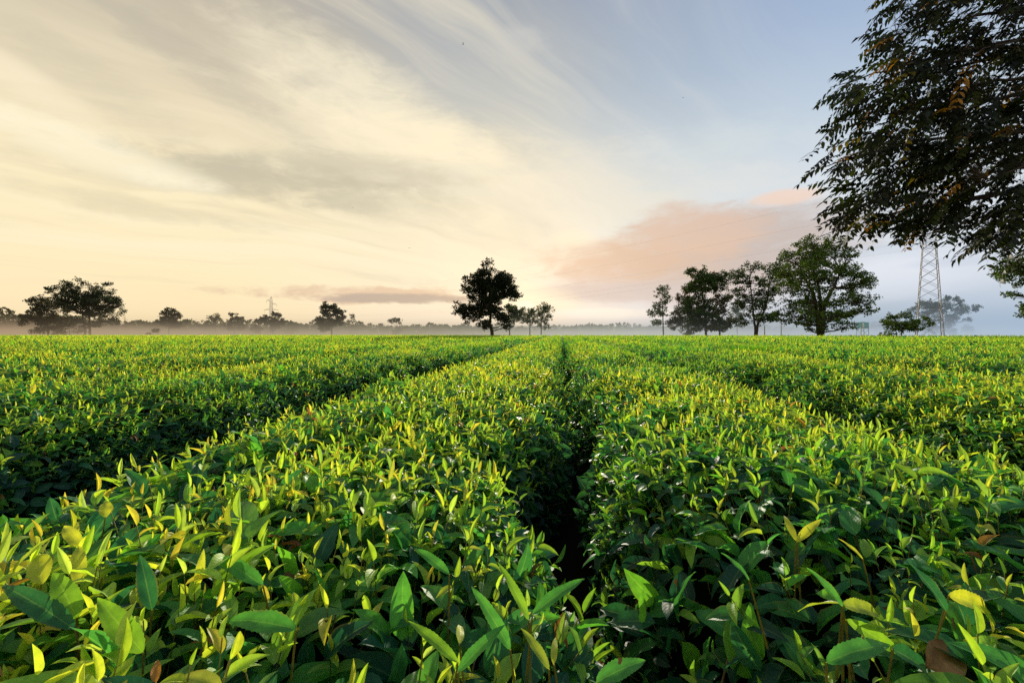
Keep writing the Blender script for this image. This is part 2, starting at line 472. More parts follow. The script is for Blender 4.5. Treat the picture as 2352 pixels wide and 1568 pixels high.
class Tube:
    """collects smooth tapered polylines into one mesh"""
    def __init__(s): s.V, s.F, s.n = [], [], 0
    def add(s, pts, rad, k=6, cap=True):
        pts = np.array([tuple(p) for p in pts], float)
        m = len(pts)
        rad = np.broadcast_to(np.asarray(rad, float), (m,))
        tan = norm(np.gradient(pts, axis=0))
        ref = np.array([1.0, 0, 0]) if abs(tan[0][2]) > 0.8 else np.array([0, 0, 1.0])
        u = np.cross(tan, ref); u = norm(u); v = np.cross(tan, u)
        ang = np.arange(k) * 2 * PI / k
        V = pts[:, None, :] + (u[:, None, :] * np.cos(ang)[None, :, None] + v[:, None, :] * np.sin(ang)[None, :, None]) * rad[:, None, None]
        idx = np.arange(m * k).reshape(m, k)
        F = np.stack([idx[:-1], np.roll(idx[:-1], -1, 1), np.roll(idx[1:], -1, 1), idx[1:]], -1).reshape(-1, 4)
        s.V.append(V.reshape(-1, 3)); s.F.append(F + s.n); s.n += m * k
    def box(s, c, sx, sy, sz):
        c = np.array(c, float)
        V = np.array([[x, y, z] for x in (-1, 1) for y in (-1, 1) for z in (-1, 1)]) * np.array([sx, sy, sz]) / 2 + c
        F = np.array([[0, 1, 3, 2], [4, 6, 7, 5], [0, 4, 5, 1], [2, 3, 7, 6], [0, 2, 6, 4], [1, 5, 7, 3]])
        s.V.append(V); s.F.append(F + s.n); s.n += 8
    def raw(s, V, F):
        s.V.append(np.array(V, float)); s.F.append(np.array(F) + s.n); s.n += len(V)
    def build(s, name, mat, parent=None, smooth=False):
        if not s.V: return None
        return link(name, np_mesh(name, np.concatenate(s.V), np.concatenate(s.F), smooth=smooth), mat, parent)

# ---------------------------------------------------------------- the tea field
def wave1(s, seed, f=1.0):
    r = np.random.default_rng(seed)
    o = 0
    for i in range(5):
        o = o + np.sin(s * f * (0.6 + 0.9 * i + r.random() * 0.5) + r.random() * 9) / (1 + 0.6 * i)
    return o / 2.2

def wave2(x, y, f, seed):
    r = np.random.default_rng(seed)
    o = 0
    for i in range(7):
        a = r.random() * PI * 2; k = f * (0.6 + 1.2 * r.random())
        o = o + np.sin((x * math.cos(a) + y * math.sin(a)) * k + r.random() * 9)
    return o / 3.0

def field_end(x):
    """how far the tea runs before the pasture begins"""
    x = np.asarray(x, float)
    return np.interp(x, [-250, -120, -20, 30, 70, 140], [150, 150, 135, 112, 78, 60])

ROWS = [('L1', -1.84, -0.02), ('R1', 0.23, 1.86), ('L2', -4.98, -2.8), ('R2', 2.5, 4.95), ('L3', -8.7, -5.75), ('R3', 5.7, 8.6)]
l_ = -9.45
r_ = 9.3
for i in range(4, 8):
    ROWS.append((f'L{i}', l_ - 2.75, l_)); l_ -= 3.4
    ROWS.append((f'R{i}', r_, r_ + 2.75)); r_ += 3.4
FARROWS = []
while l_ > -215:
    FARROWS.append((l_ - 2.75, l_)); l_ -= 3.4
while r_ < 150:
    FARROWS.append((r_, r_ + 2.75)); r_ += 3.4

# cross-section of a clipped hedge, as a superellipse sampled by arc length
_ph = np.linspace(-PI / 2, PI / 2, 400)
_X = np.sign(np.sin(_ph)) * np.abs(np.sin(_ph)) ** (2 / 3.6)
_Z = np.abs(np.cos(_ph)) ** (2 / 3.6)

def gap_shift(s):
    # the gaps between the hedges wander a little
    return 0.06 * wave1(s, 5, 0.45) * np.clip(s / 3, 0.2, 1) + np.interp(s, [0.3, 0.9, 2.0, 4.0], [0.09, 0.04, -0.08, 0.0])

class Row:
    def __init__(s, lo, hi, seed, inner=0):
        s.lo, s.hi, s.seed, s.inner = lo, hi, seed, inner
        s.w = (hi - lo) / 2; s.c = (hi + lo) / 2
        x, z = _X * s.w, _Z * (CANOPY - 0.08)
        ds = np.hypot(np.diff(x), np.diff(z))
        s.arc = np.concatenate([[0], np.cumsum(ds)])
        s.length = s.arc[-1]
    def surf(s, q, t, inset=0.0):
        """q arc length across, t metres along -> world points and normals"""
        X = np.interp(q, s.arc, _X); Z = np.interp(q, s.arc, _Z)
        sd = s.seed
        wl = s.w + 0.11 * wave1(t, sd + 1, 1.7) + 0.03 * wave1(t * 1.0, sd + 2, 5.0) - inset
        cen = s.c + gap_shift(t)
        if s.inner:
            e = 0.045 * np.exp(-((t - 5.0) / 2.2) ** 2) + 0.05 * wave1(t, 40 + s.inner, 3.1)
            e = e - (0.20 * np.exp(-((t - 0.6) / 0.35) ** 2) + 0.05 * np.exp(-((t - 2.9) / 0.3) ** 2) if s.inner == 1 else 0.07 * np.exp(-((t - 2.0) / 0.5) ** 2) - 0.02 * np.exp(-((t - 1.0) / 0.4) ** 2))
            side = np.clip(-X * s.inner, 0, 1) ** 1.5
            cen = cen - s.inner * side * e
        lat = cen + X * wl
        top = CANOPY - 0.03 + 0.030 * wave2(lat, t, 2.2, 3) + 0.026 * wave2(lat, t, 6.0, 4)
        z = 0.08 + (top - 0.08 - inset) * Z
        nx = np.sign(X) * np.abs(X) ** 2.6 / s.w; nz = np.abs(Z) ** 2.6 / (CANOPY - 0.08)
        nn = np.hypot(nx, nz) + 1e-9
        nx, nz = nx / nn, nz / nn
        P = np.stack([lat * RR[0] + t * RD[0], lat * RR[1] + t * RD[1], z], -1)
        N = np.stack([nx * RR[0], nx * RR[1], nz], -1)
        return P, N, Z

def scatter(row, dens, d0, d1, zmin=0.0, s_lo=-1.1):
    """uniform points on the hedge surface between two distances from the eye, inside the viewed wedge"""
    smax = d1 + 1.0
    smin = s_lo
    near = max(abs(row.c) - row.w, 0)
    if near > d1: return None
    if d0 > near: smin = max(s_lo, math.sqrt(max(d0 * d0 - (abs(row.c) + row.w) ** 2, 0)) - 1.5)
    # wedge limit
    smin = max(smin, near / 1.45 - 3.0) if near > 3 else smin
    if smax <= smin: return None
    n = int(dens * (smax - smin) * row.length)
    if n <= 0: return None
    q = RNG.random(n) * row.length
    t = smin + RNG.random(n) * (smax - smin)
    P, N, Z = row.surf(q, t)
    d = np.hypot(P[:, 0], P[:, 1])
    k = (d >= d0) & (d < d1) & (np.abs(P[:, 0]) < 1.16 * np.maximum(P[:, 1], 0) + 1.1) & (P[:, 1] > -0.8) & (Z > zmin) & (P[:, 1] < field_end(P[:, 0]))
    return P[k], N[k], Z[k]

def rand_dir(n, up=0.0):
    a = RNG.random(n) * 2 * PI
    z = RNG.random(n) * 2 - 1
    r = np.sqrt(1 - z * z)
    return np.stack([r * np.cos(a), r * np.sin(a), z], -1)

def hue_field(P):
    return 0.5 + 0.5 * np.clip(wave2(P[:, 0], P[:, 1], 1.3, 21), -1, 1)

YOUNG = np.array([[0.50, 0.70, 0.06], [0.66, 0.76, 0.07], [0.42, 0.64, 0.06], [0.80, 0.70, 0.09], [0.52, 0.72, 0.14]])
MID = np.array([[0.11, 0.42, 0.06], [0.16, 0.48, 0.05], [0.08, 0.35, 0.09], [0.25, 0.52, 0.06]])
OLD = np.array([[0.026, 0.15, 0.085], [0.040, 0.23, 0.10], [0.016, 0.10, 0.075], [0.060, 0.28, 0.085]])
RED = np.array([[0.42, 0.20, 0.08], [0.36, 0.13, 0.07], [0.5, 0.28, 0.06]])

def pick(pal, n):
    c = pal[RNG.integers(0, len(pal), n)]
    return c * (0.78 + 0.44 * RNG.random((n, 1)))

def fresh_patch(P):
    # one bush in fresher growth than its neighbours
    c = at(1700, 800, 15.5)
    return np.exp(-(((P[:, 0] - c.x) / 1.1) ** 2 + ((P[:, 1] - c.y) / 1.6) ** 2))

def mature_layer(P, N, scale, lod):
    n = len(P)
    depth = RNG.random(n) ** 1.3 * 0.13
    B = P - N * depth[:, None] + rand_dir(n) * 0.035
    rd = rand_dir(n)
    A = norm(rd * 1.0 + N * (0.25 + 0.5 * RNG.random((n, 1))) + np.array([0, 0, 0.1]))
    Nn = norm(N * 0.9 + rand_dir(n) * 0.65 + np.array([0, 0, 0.45]))
    L = (0.045 + 0.055 * RNG.random(n) ** 1.4) * scale
    W = L * (0.20 + 0.07 * RNG.random(n))
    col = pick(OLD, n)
    col = col * (0.55 + 0.45 * np.clip(N[:, 2:3], 0, 1))  # shade of the hedge flanks put into the leaf colour
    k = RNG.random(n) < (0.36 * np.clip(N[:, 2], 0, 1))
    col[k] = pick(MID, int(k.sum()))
    fp = fresh_patch(P)[:, None]
    col = col * (1 - fp) + np.array([0.10, 0.34, 0.02]) * fp
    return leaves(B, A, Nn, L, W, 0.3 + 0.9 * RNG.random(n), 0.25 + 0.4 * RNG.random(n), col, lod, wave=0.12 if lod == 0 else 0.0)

def shoot_layer(P, N, scale, lod, tall=1.0, nleaf=5, stems=True):
    """tea flushes: stem, upright bud, two or three pale young leaves, one or two darker ones lower down"""
    n = len(P)
    up = norm(N * 0.5 + np.array([0, 0, 1.0]) + rand_dir(n) * 0.5)
    H = (0.02 + 0.095 * RNG.random(n) ** 1.7) * tall * (0.6 + 0.4 * scale)
    base = P - N * 0.05
    top = base + up * (0.05 + H)[:, None]
    vig = np.clip(0.45 + 0.6 * (hue_field(P) - 0.40) + 0.35 * (RNG.random(n) - 0.5), 0, 1)      # how flushed the shoot is
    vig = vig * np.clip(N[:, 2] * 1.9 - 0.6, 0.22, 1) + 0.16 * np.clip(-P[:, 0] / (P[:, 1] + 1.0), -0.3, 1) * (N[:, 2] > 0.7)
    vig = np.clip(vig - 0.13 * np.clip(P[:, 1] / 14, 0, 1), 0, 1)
    red = RNG.random(n) < 0.022
    fp = fresh_patch(P)[:, None]
    a0 = RNG.random(n) * 2 * PI
    ref = np.cross(up, np.array([[1.0, 0.3, 0.1]])); ref = norm(ref); ref2 = np.cross(up, ref)
    parts = []
    dark = 0.65 + 0.35 * np.clip(N[:, 2:3] * 1.3, 0, 1)  # flank shade, multiplied into the shoot colours below
    size = (0.5 + 0.85 * RNG.random(n)) * scale
    for j in range(nleaf):
        f = j / max(nleaf - 1, 1)
        ang = a0 + j * 2.4 + 0.4 * (RNG.random(n) - 0.5)
        out = ref * np.cos(ang)[:, None] + ref2 * np.sin(ang)[:, None]
        if j == 0: tilt, L, wr, cu, fo = 0.10 + 0.1 * RNG.random(n), 0.024 + 0.018 * RNG.random(n), 0.12, 0.05, 1.4
        elif j <= 2: tilt, L, wr, cu, fo = 0.42 + 0.95 * RNG.random(n), 0.026 + 0.028 * RNG.random(n), 0.19, 0.3 + 0.9 * RNG.random(n), 0.75
        else: tilt, L, wr, cu, fo = 0.75 + 0.6 * RNG.random(n), 0.042 + 0.048 * RNG.random(n) ** 1.5, 0.225, 0.45 + 0.7 * RNG.random(n), 0.45
        A = up * np.cos(tilt)[:, None] + out * np.sin(tilt)[:, None]
        Nn = up * np.sin(tilt)[:, None] - out * np.cos(tilt)[:, None]
        B = base + (top - base) * (1 - 0.55 * f)
        c_y = pick(YOUNG, n); c_m = pick(MID, n); c_o = pick(OLD, n)
        y = np.clip(vig * 1.35 - 0.42 * max(j - 1, 0) + 0.12, 0, 1)[:, None]
        c = c_m * (1 - y) + c_y * y
        if j >= 3:
            o = np.clip(1.1 - vig * 1.1, 0, 1)[:, None]
            c = c * (1 - o) + c_o * o
        if 0 < j < 3: c[red] = pick(RED, int(red.sum()))
        c = c * (1 - fp) + np.array([0.13, 0.42, 0.02]) * fp
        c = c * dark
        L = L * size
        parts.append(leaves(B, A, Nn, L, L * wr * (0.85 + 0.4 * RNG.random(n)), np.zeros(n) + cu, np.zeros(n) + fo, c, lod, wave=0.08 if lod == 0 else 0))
    st = tubes(base - N * 0.06, top, 0.0016 * scale * np.ones(n), 0.0009 * scale * np.ones(n), 3) if stems else None
    return parts, st

row_names = {
    'L1': 'near tea hedge in the left foreground, directly left of the dark central gap',
    'R1': 'near tea hedge in the right foreground, directly right of the dark central gap',
    'L2': 'second tea hedge to the left, shaded flank across the dark gap from the nearest',
    'R2': 'second tea hedge to the right, shaded flank rising beyond the near right hedge',
    'L3': 'third tea hedge to the left of the central gap, golden tipped band',
    'R3': 'third tea hedge right of the central gap, with a patch of bright fresh green',
    'L4': 'fourth tea hedge to the left of the central gap', 'R4': 'fourth tea hedge to the right of the central gap',
    'L5': 'fifth tea hedge to the left of the central gap', 'R5': 'fifth tea hedge to the right of the central gap',
    'L6': 'sixth tea hedge to the left of the central gap', 'R6': 'sixth tea hedge to the right of the central gap',
    'L7': 'seventh tea hedge to the left of the central gap', 'R7': 'seventh tea hedge to the right of the central gap',
}
# distance bands: d0, d1, mature density, shoot density, scale, lod, lowest z
BANDS = [(0.0, 1.25, 1000, 430, 1.3, 0, 0.0),
         (1.25, 2.4, 900, 420, 1.2, 0, 0.0),
         (2.4, 5.5, 700, 380, 1.15, 1, 0.0),
         (5.5, 12.0, 480, 200, 1.3, 2, 0.25),
         (12.0, 26.0, 120, 70, 2.0, 3, 0.5),
         (26.0, 60.0, 22, 16, 3.4, 3, 0.6),
         (60.0, 160.0, 3.0, 5, 5.5, 3, 0.7)]

def hull(row, s0, s1, inset, nq=13, step=0.25):
    ts = [s0]
    while ts[-1] < s1: ts.append(ts[-1] + max(step, 0.03 * ts[-1]))
    ts = np.array(ts); qs = np.linspace(0, row.length, nq)
    T, Q = np.meshgrid(ts, qs, indexing='ij')
    P, N, Z = row.surf(Q.ravel(), T.ravel(), inset)
    idx = np.arange(len(ts) * nq).reshape(len(ts), nq)
    F = np.stack([idx[:-1, :-1], idx[:-1, 1:], idx[1:, 1:], idx[1:, :-1]], -1).reshape(-1, 4)
    keep = (P[:, 1] < field_end(P[:, 0]) + 0.8)
    kf = keep[F].all(1)
    return P, F[kf]

def hull_material():
    m = bpy.data.materials.new('tea_canopy_distant')
    nt, out = nodes_of(m); b = NB(nt)
    tc = b.n('ShaderNodeTexCoord')
    n1 = b.noise(tc.outputs['Object'], 3.0, 8, 0.7)
    n2 = b.noise(tc.outputs['Object'], 0.35, 3, 0.5)
    c = b.ramp(n1, [(0.34, (0.012, 0.03, 0.006)), (0.48, (0.07, 0.14, 0.015)), (0.62, (0.24, 0.27, 0.02))])
    c = b.mix(1.0, c, b.ramp(n2, [(0.35, (0.75, 0.85, 0.8)), (0.65, (1.2, 1.1, 1.0))]), 'MULTIPLY')
    # hedge flanks stay dark, their shade mixed into the colour
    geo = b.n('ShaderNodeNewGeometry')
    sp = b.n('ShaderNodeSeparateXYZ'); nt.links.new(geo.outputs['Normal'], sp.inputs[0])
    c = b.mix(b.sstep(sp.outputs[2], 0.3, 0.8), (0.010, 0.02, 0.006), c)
    p = b.n('ShaderNodeBsdfPrincipled'); nt.links.new(c, p.inputs['Base Color'])
    p.inputs['Roughness'].default_value = 0.9; p.inputs['Specular IOR Level'].default_value = 0.1
    bp = b.n('ShaderNodeBump'); bp.inputs['Strength'].default_value = 1.0; bp.inputs['Distance'].default_value = 0.12
    nt.links.new(n1, bp.inputs['Height']); nt.links.new(bp.outputs[0], p.inputs['Normal'])
    nt.links.new(p.outputs[0], out.inputs[0])
    return m
M['hull'] = hull_material()

def in_view(P, m=1.08):
    x, y, z = P[:, 0], P[:, 1], P[:, 2]
    return (y > 0.35) & (np.abs(x) < 1.125 * m * y) & ((CAMZ - z) / np.maximum(y, .01) < 0.77)

def surveyed_leaf(bx, by, tx, ty, wr, pal, curl=0.5):
    """one large leaf with its stalk, from survey points of its foot and its tip"""
    D = FPX * EYE / (by - PYH) * 0.93
    B = np.array(at(bx, by, D)); 
    T = np.array(at(tx, ty, D * (1.02 + 0.06 * RNG.random())))
    A = T - B; L = float(np.linalg.norm(A)) * (1 + 0.12 * curl)
    side = 1 if A[0] > 0 else -1
    Nn = norm(np.array([-0.45 * side, -0.75, 0.75]) + 0.25 * rand_dir(1)[0])
    A = norm(norm(A) + norm(Nn - Nn.dot(norm(A)) * norm(A)) * 0.45 * curl)
    col = {'y': [0.62, 0.68, 0.06], 'g': [0.09, 0.36, 0.07], 'd': [0.03, 0.17, 0.07], 'm': [0.22, 0.46, 0.04], 'o': [0.55, 0.24, 0.05], 'b': [0.36, 0.48, 0.06]}[pal]
    V, F, c, l = leaves(B[None], A[None], Nn[None], np.array([L]), np.array([L * wr * 0.60]), np.array([curl]), np.array([0.35]), np.array([col], float), 4, wave=0.12, serr=0.10)
    foot = B + np.array([0.02 * RNG.standard_normal(), 0.01, -0.13])
    sv, sf = tubes(np.array([foot]), B[None], np.array([0.0022]), np.array([0.0014]), 5)
    F = np.concatenate([F, sf + len(V)]); V = np.concatenate([V, sv])
    c = np.concatenate([c, np.tile([[0.2, 0.2, 0.05]], (len(sv), 1))]); l = np.concatenate([l, np.full((len(sv), 3), 0.5)])
    return V, F, c, l, B
HERO = {'L1': [(1051, 1520, 942, 1427, .14, 'm'), (1051, 1542, 1157, 1435, .17, 'g'), (1172, 1490, 1087, 1350, .17, 'g'), (1214, 1422, 1149, 1297, .14, 'm'), (1223, 1410, 1338, 1329, .16, 'g'),
               (1261, 1535, 1200, 1444, .18, 'b'), (1272, 1524, 1276, 1463, .18, 'y'), (1370, 1566, 1478, 1516, .26, 'g'), (1032, 1318, 955, 1259, .17, 'g'), (1055, 1478, 1055, 1433, .2, 'y'),
               (349, 1399, 323, 1278, .25, 'd'), (680, 1444, 525, 1422, .2, 'g'), (96, 1340, 92, 1271, .34, 'y'), (183, 1340, 181, 1255, .24, 'y'), (189, 1254, 147, 1208, .22, 'y'), (177, 1418, 125, 1316, .33, 'm'),
               (172, 1444, 11, 1344, .15, 'd'), (329, 1497, 227, 1376, .24, 'm'), (604, 1344, 491, 1278, .17, 'g'), (453, 1346, 468, 1263, .2, 'y'), (26, 1316, 132, 1225, .14, 'b'), (242, 1187, 245, 1150, .4, 'y'),
               (358, 1568, 362, 1515, .22, 'o')],
        'R1': [(2173, 1403, 2094, 1297, .27, 'd'), (1898, 1520, 2041, 1478, .17, 'g'), (1935, 1391, 1858, 1306, .18, 'g'), (1935, 1388, 2019, 1410, .18, 'b'), (1935, 1386, 1835, 1399, .16, 'b'), (1943, 1422, 2066, 1499, .15, 'm'),
               (2179, 1367, 2273, 1401, .18, 'y'), (1981, 1282, 1928, 1237, .15, 'y'), (1830, 1244, 1884, 1193, .18, 'y'), (1828, 1240, 1801, 1184, .17, 'y'), (2050, 1490, 2140, 1560, .2, 'd'), (1720, 1330, 1660, 1270, .18, 'g')]}

for name, lo, hi in ROWS:
    row = Row(lo, hi, sum(map(ord, name)) * 7, {'L1': -1, 'R1': 1}.get(name, 0))
    root = empty('tea_hedge', (row.c * RR[0], row.c * RR[1], 0))
    tag(root, row_names[name], 'tea hedge', 'long clipped tea hedges running to the horizon')
    off = np.array(root.location)
    mat_parts, sh_parts, stem_parts, fm, fs = [], [], [], [], []
    hero = []
    for (d0, d1, dm, dsn, sc, lod, zmin) in BANDS:
        near = max(abs(row.c) - row.w, 0)
        if near > d1: continue
        r = scatter(row, dm, d0, d1, zmin)
        if r is not None and len(r[0]):
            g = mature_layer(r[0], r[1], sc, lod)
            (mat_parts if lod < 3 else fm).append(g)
        r = scatter(row, dsn, d0, d1, max(zmin, 0.35))
        if r is not None and len(r[0]):
            P, N, Z = r
            kk = RNG.random(len(P)) < np.clip(0.72 + 0.45 * wave2(P[:, 0], P[:, 1], 3.3, 55), 0.25, 1)
            P, N = P[kk], N[kk]
            if d0 < 2 or (d0 < 3 and name in ('L2', 'R2')):
                # the shoots that show largest become parts of their own
                vis = np.where(in_view(P) & (N[:, 2] > 0.5))[0]
                vis = vis[np.argsort(np.hypot(P[vis, 0], P[vis, 1]))][:76 - len(hero)]
                for i in vis: hero.append((P[i:i + 1], N[i:i + 1], lod))
                k = np.ones(len(P), bool); k[vis] = False
                P, N = P[k], N[k]
            pp, st = shoot_layer(P, N, sc, lod, nleaf=5 if lod < 3 else 3, stems=lod < 3)
            (sh_parts if lod < 3 else fs).extend(pp)
            if st is not None: stem_parts.append(st)
    for q in HERO.get(name, ()):
        V, F, c, l, o0 = surveyed_leaf(*q)
        link('shoot', np_mesh('shoot', V - o0, F, c, l), M['tea'], root, loc=tuple(o0 - off))
    for P, N, lod in hero:
        pp, st = shoot_layer(P, N, 1.08, 0, tall=1.15)
        V, F, c, l = merge(pp)
        o0 = P[0]
        V = np.concatenate([V, st[0]]); F = np.concatenate([F, st[1] + len(c)])
        c = np.concatenate([c, np.tile([[0.2, 0.2, 0.05]], (len(st[0]), 1))]); l = np.concatenate([l, np.full((len(st[0]), 3), 0.5)])
        o = link('shoot', np_mesh('shoot', V - o0, F, c, l), M['tea'], root, loc=tuple(o0 - off))
    mm = merge(mat_parts)
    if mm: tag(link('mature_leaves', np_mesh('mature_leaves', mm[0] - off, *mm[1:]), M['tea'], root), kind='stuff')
    mm = merge(sh_parts)
    if mm: tag(link('young_shoots', np_mesh('young_shoots', mm[0] - off, *mm[1:]), M['tea'], root), kind='stuff')
    mm = merge(fm + fs)
    if mm: tag(link('distant_leaves', np_mesh('distant_leaves', mm[0] - off, *mm[1:]), M['tea_far'], root), kind='stuff')
    if stem_parts:
        V, F, n0 = [], [], 0
        for v, f in stem_parts:
            V.append(v - off); F.append(f + n0); n0 += len(v)
        tag(link('shoot_stems', np_mesh('shoot_stems', np.concatenate(V), np.concatenate(F)), M['shoot_stem'], root), kind='stuff')
    stub = Tube()
    if name in ('L1', 'R1', 'L2', 'R2'):
        r = scatter(row, 16, 0.0, 6.5, 0.6)
        if r is not None and len(r[0]):
            P, N, Z = r
            n = len(P)
            up = norm(np.array([0, 0, 1.0]) + 0.5 * rand_dir(n))
            V, F = tubes(P - up * 0.08 - off, P + up * (0.015 + 0.06 * RNG.random((n, 1))) - off, 0.0022 * np.ones(n), 0.0015 * np.ones(n), 5)
            tag(link('bare_twigs', np_mesh('bare_twigs', V, F), M['twig'], root), kind='stuff')
    # woody frame seen in the gaps near the camera
    if name in ('L1', 'R1', 'L2', 'R2'):
        tb = Tube()
        for t in np.arange(-0.6, 5.0, 0.16):
            for side in (0.06, 0.5, 0.94):
                q0 = row.length * (side + 0.03 * RNG.standard_normal())
                P, N, _ = row.surf(np.array([q0]), np.array([t]), 0.06)
                foot = np.array([(row.c + 0.3 * (RNG.random() - .5)) * RR[0] + t * RD[0], (row.c) * RR[1] + t * RD[1], 0.0])
                midp = (foot + P[0]) / 2 + np.array([0, 0, -0.12]) + 0.05 * RNG.standard_normal(3)
                tb.add([foot - off, midp - off, P[0] - off], [0.012, 0.008, 0.003], 5)
                for _k in range(3):
                    e = P[0] + rand_dir(1)[0] * 0.13
                    tb.add([midp - off, (midp + e) / 2 - off + 0.02, e - off], [0.006, 0.004, 0.0015], 4)
        tb.build('branches', M['twig'], root, True)
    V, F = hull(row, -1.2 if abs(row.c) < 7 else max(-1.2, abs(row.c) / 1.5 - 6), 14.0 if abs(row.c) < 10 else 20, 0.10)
    if len(F): link('inner_shade_hull', np_mesh('inner_shade_hull', V - off, F), M['core'], root)  # solid dark hull standing for shade between the inner leaves
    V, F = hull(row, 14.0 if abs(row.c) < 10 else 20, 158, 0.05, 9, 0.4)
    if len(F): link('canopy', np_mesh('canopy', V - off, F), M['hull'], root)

# rows beyond the ones that can be told apart
parts, VV, FF, n0 = [], [], [], 0
for i, (lo, hi) in enumerate(FARROWS):
    row = Row(lo, hi, 300 + i * 3)
    for (d0, d1, dm, dsn, sc, lod, zmin) in BANDS[4:]:
        r = scatter(row, dm, d0, d1, zmin)
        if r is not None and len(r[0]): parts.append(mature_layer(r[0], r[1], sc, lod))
        r = scatter(row, dsn, d0, d1, zmin)
        if r is not None and len(r[0]): parts.extend(shoot_layer(r[0], r[1], sc, lod, nleaf=3, stems=False)[0])
    V, F = hull(row, abs(row.c) / 1.4 - 5, 158, 0.05, 9, 0.5)
    VV.append(V); FF.append(F + n0); n0 += len(V)
mm = merge(parts)
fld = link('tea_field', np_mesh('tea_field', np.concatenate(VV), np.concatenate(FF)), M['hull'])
tag(fld, 'massed tea bushes of the far field, rows merging towards the mist', 'tea field', kind='stuff')
tag(link('leaves', np_mesh('leaves', *mm), M['tea_far'], fld), kind='stuff')

# ---------------------------------------------------------------- ground and hills
def grid_mesh(name, xs, ys, zf, mat, kind='structure', parent=None):
    X, Y = np.meshgrid(xs, ys, indexing='ij')
    V = np.stack([X.ravel(), Y.ravel(), zf(X.ravel(), Y.ravel())], -1)
    idx = np.arange(X.size).reshape(X.shape)
    F = np.stack([idx[:-1, :-1], idx[1:, :-1], idx[1:, 1:], idx[:-1, 1:]], -1).reshape(-1, 4)
    return tag(link(name, np_mesh(name, V, F), mat, parent), kind=kind)
xs = np.concatenate([-np.geomspace(6000, 10, 30), np.linspace(-8, 8, 9), np.geomspace(10, 6000, 30)])
ys = np.concatenate([[-3000, -500, -60, -10], np.linspace(0, 30, 16), np.geomspace(35, 7000, 45)])
grid_mesh('ground', xs, ys, lambda x, y: -0.01 * np.ones_like(x) + 0.15 * np.sin(x * 0.02) * np.clip((y - 170) / 300, 0, 1), M['ground'])
grid_mesh('soil', np.linspace(-30, 30, 61), np.linspace(-6, 60, 60), lambda x, y: 0.006 + 0.012 * (1 + np.clip(wave2(x, y, 4, 8), -1, 1)), M['soil'])

def ridge(prof, D0, D1):
    px = np.array([p[0] for p in prof]); py = np.array([p[1] for p in prof])
    def zf(x, y):
        p = x / np.maximum(y, 1) * FPX + PXC
        Dm = (D0 + D1) / 2
        h = (PYH - np.interp(p, px, py)) / FPX * Dm
        k = np.sin(np.clip((y - D0) / (D1 - D0), 0, 1) * PI)
        return -1 + h * k * (1 + 0.06 * wave2(x, y, 0.03, 31)) + 1.5 * wave2(x, y, 0.12, 32) * k
    return zf
prof = [(-600, 745), (0, 748), (500, 755), (900, 755), (1100, 749), (1300, 748), (1500, 750), (1800, 758), (2050, 758), (2200, 752), (2352, 753), (2900, 750)]
grid_mesh('hills', np.linspace(-3600, 3800, 300), np.linspace(1500, 2700, 30), ridge(prof, 1500, 2700), M['hill'])

# ---------------------------------------------------------------- trees
def blob_leaves(cents, radii, counts, size, pal, flat=0.55, droop=0.0):
    Bs, cols = [], []
    for c, r, n in zip(cents, radii, counts):
        d = rand_dir(n) * (RNG.random((n, 1)) ** 0.45)
        d[:, 2] *= flat
        Bs.append(np.asarray(c) + d * r)
        shade = 0.75 + 0.5 * RNG.random()
        cc = pick(pal, n) * shade
        cols.append(cc)
    B = np.concatenate(Bs); col = np.concatenate(cols)
    n = len(B)
    A = norm(rand_dir(n) + np.array([0, 0, -droop]))
    N = norm(rand_dir(n) + np.array([0, 0, 0.6]))
    S = norm(np.cross(A, N))
    L = size * (0.6 + 0.8 * RNG.random((n, 1)))
    W = L * 0.42
    V = np.stack([B, B + A * L * 0.5 + S * W, B + A * L, B + A * L * 0.5 - S * W], 1).reshape(-1, 3)
    F = np.arange(n * 4).reshape(-1, 4)
    return V, F, np.repeat(col, 4, 0)

GREEN = np.array([[0.03, 0.065, 0.014], [0.045, 0.09, 0.018], [0.022, 0.045, 0.012], [0.07, 0.115, 0.02]])
LUSH = np.array([[0.05, 0.11, 0.015], [0.08, 0.15, 0.02], [0.03, 0.065, 0.015], [0.11, 0.16, 0.025]])
DARKG = np.array([[0.012, 0.022, 0.008], [0.02, 0.03, 0.010], [0.009, 0.015, 0.006]])
OLIVE = np.array([[0.06, 0.065, 0.02], [0.08, 0.08, 0.025], [0.04, 0.045, 0.015]])

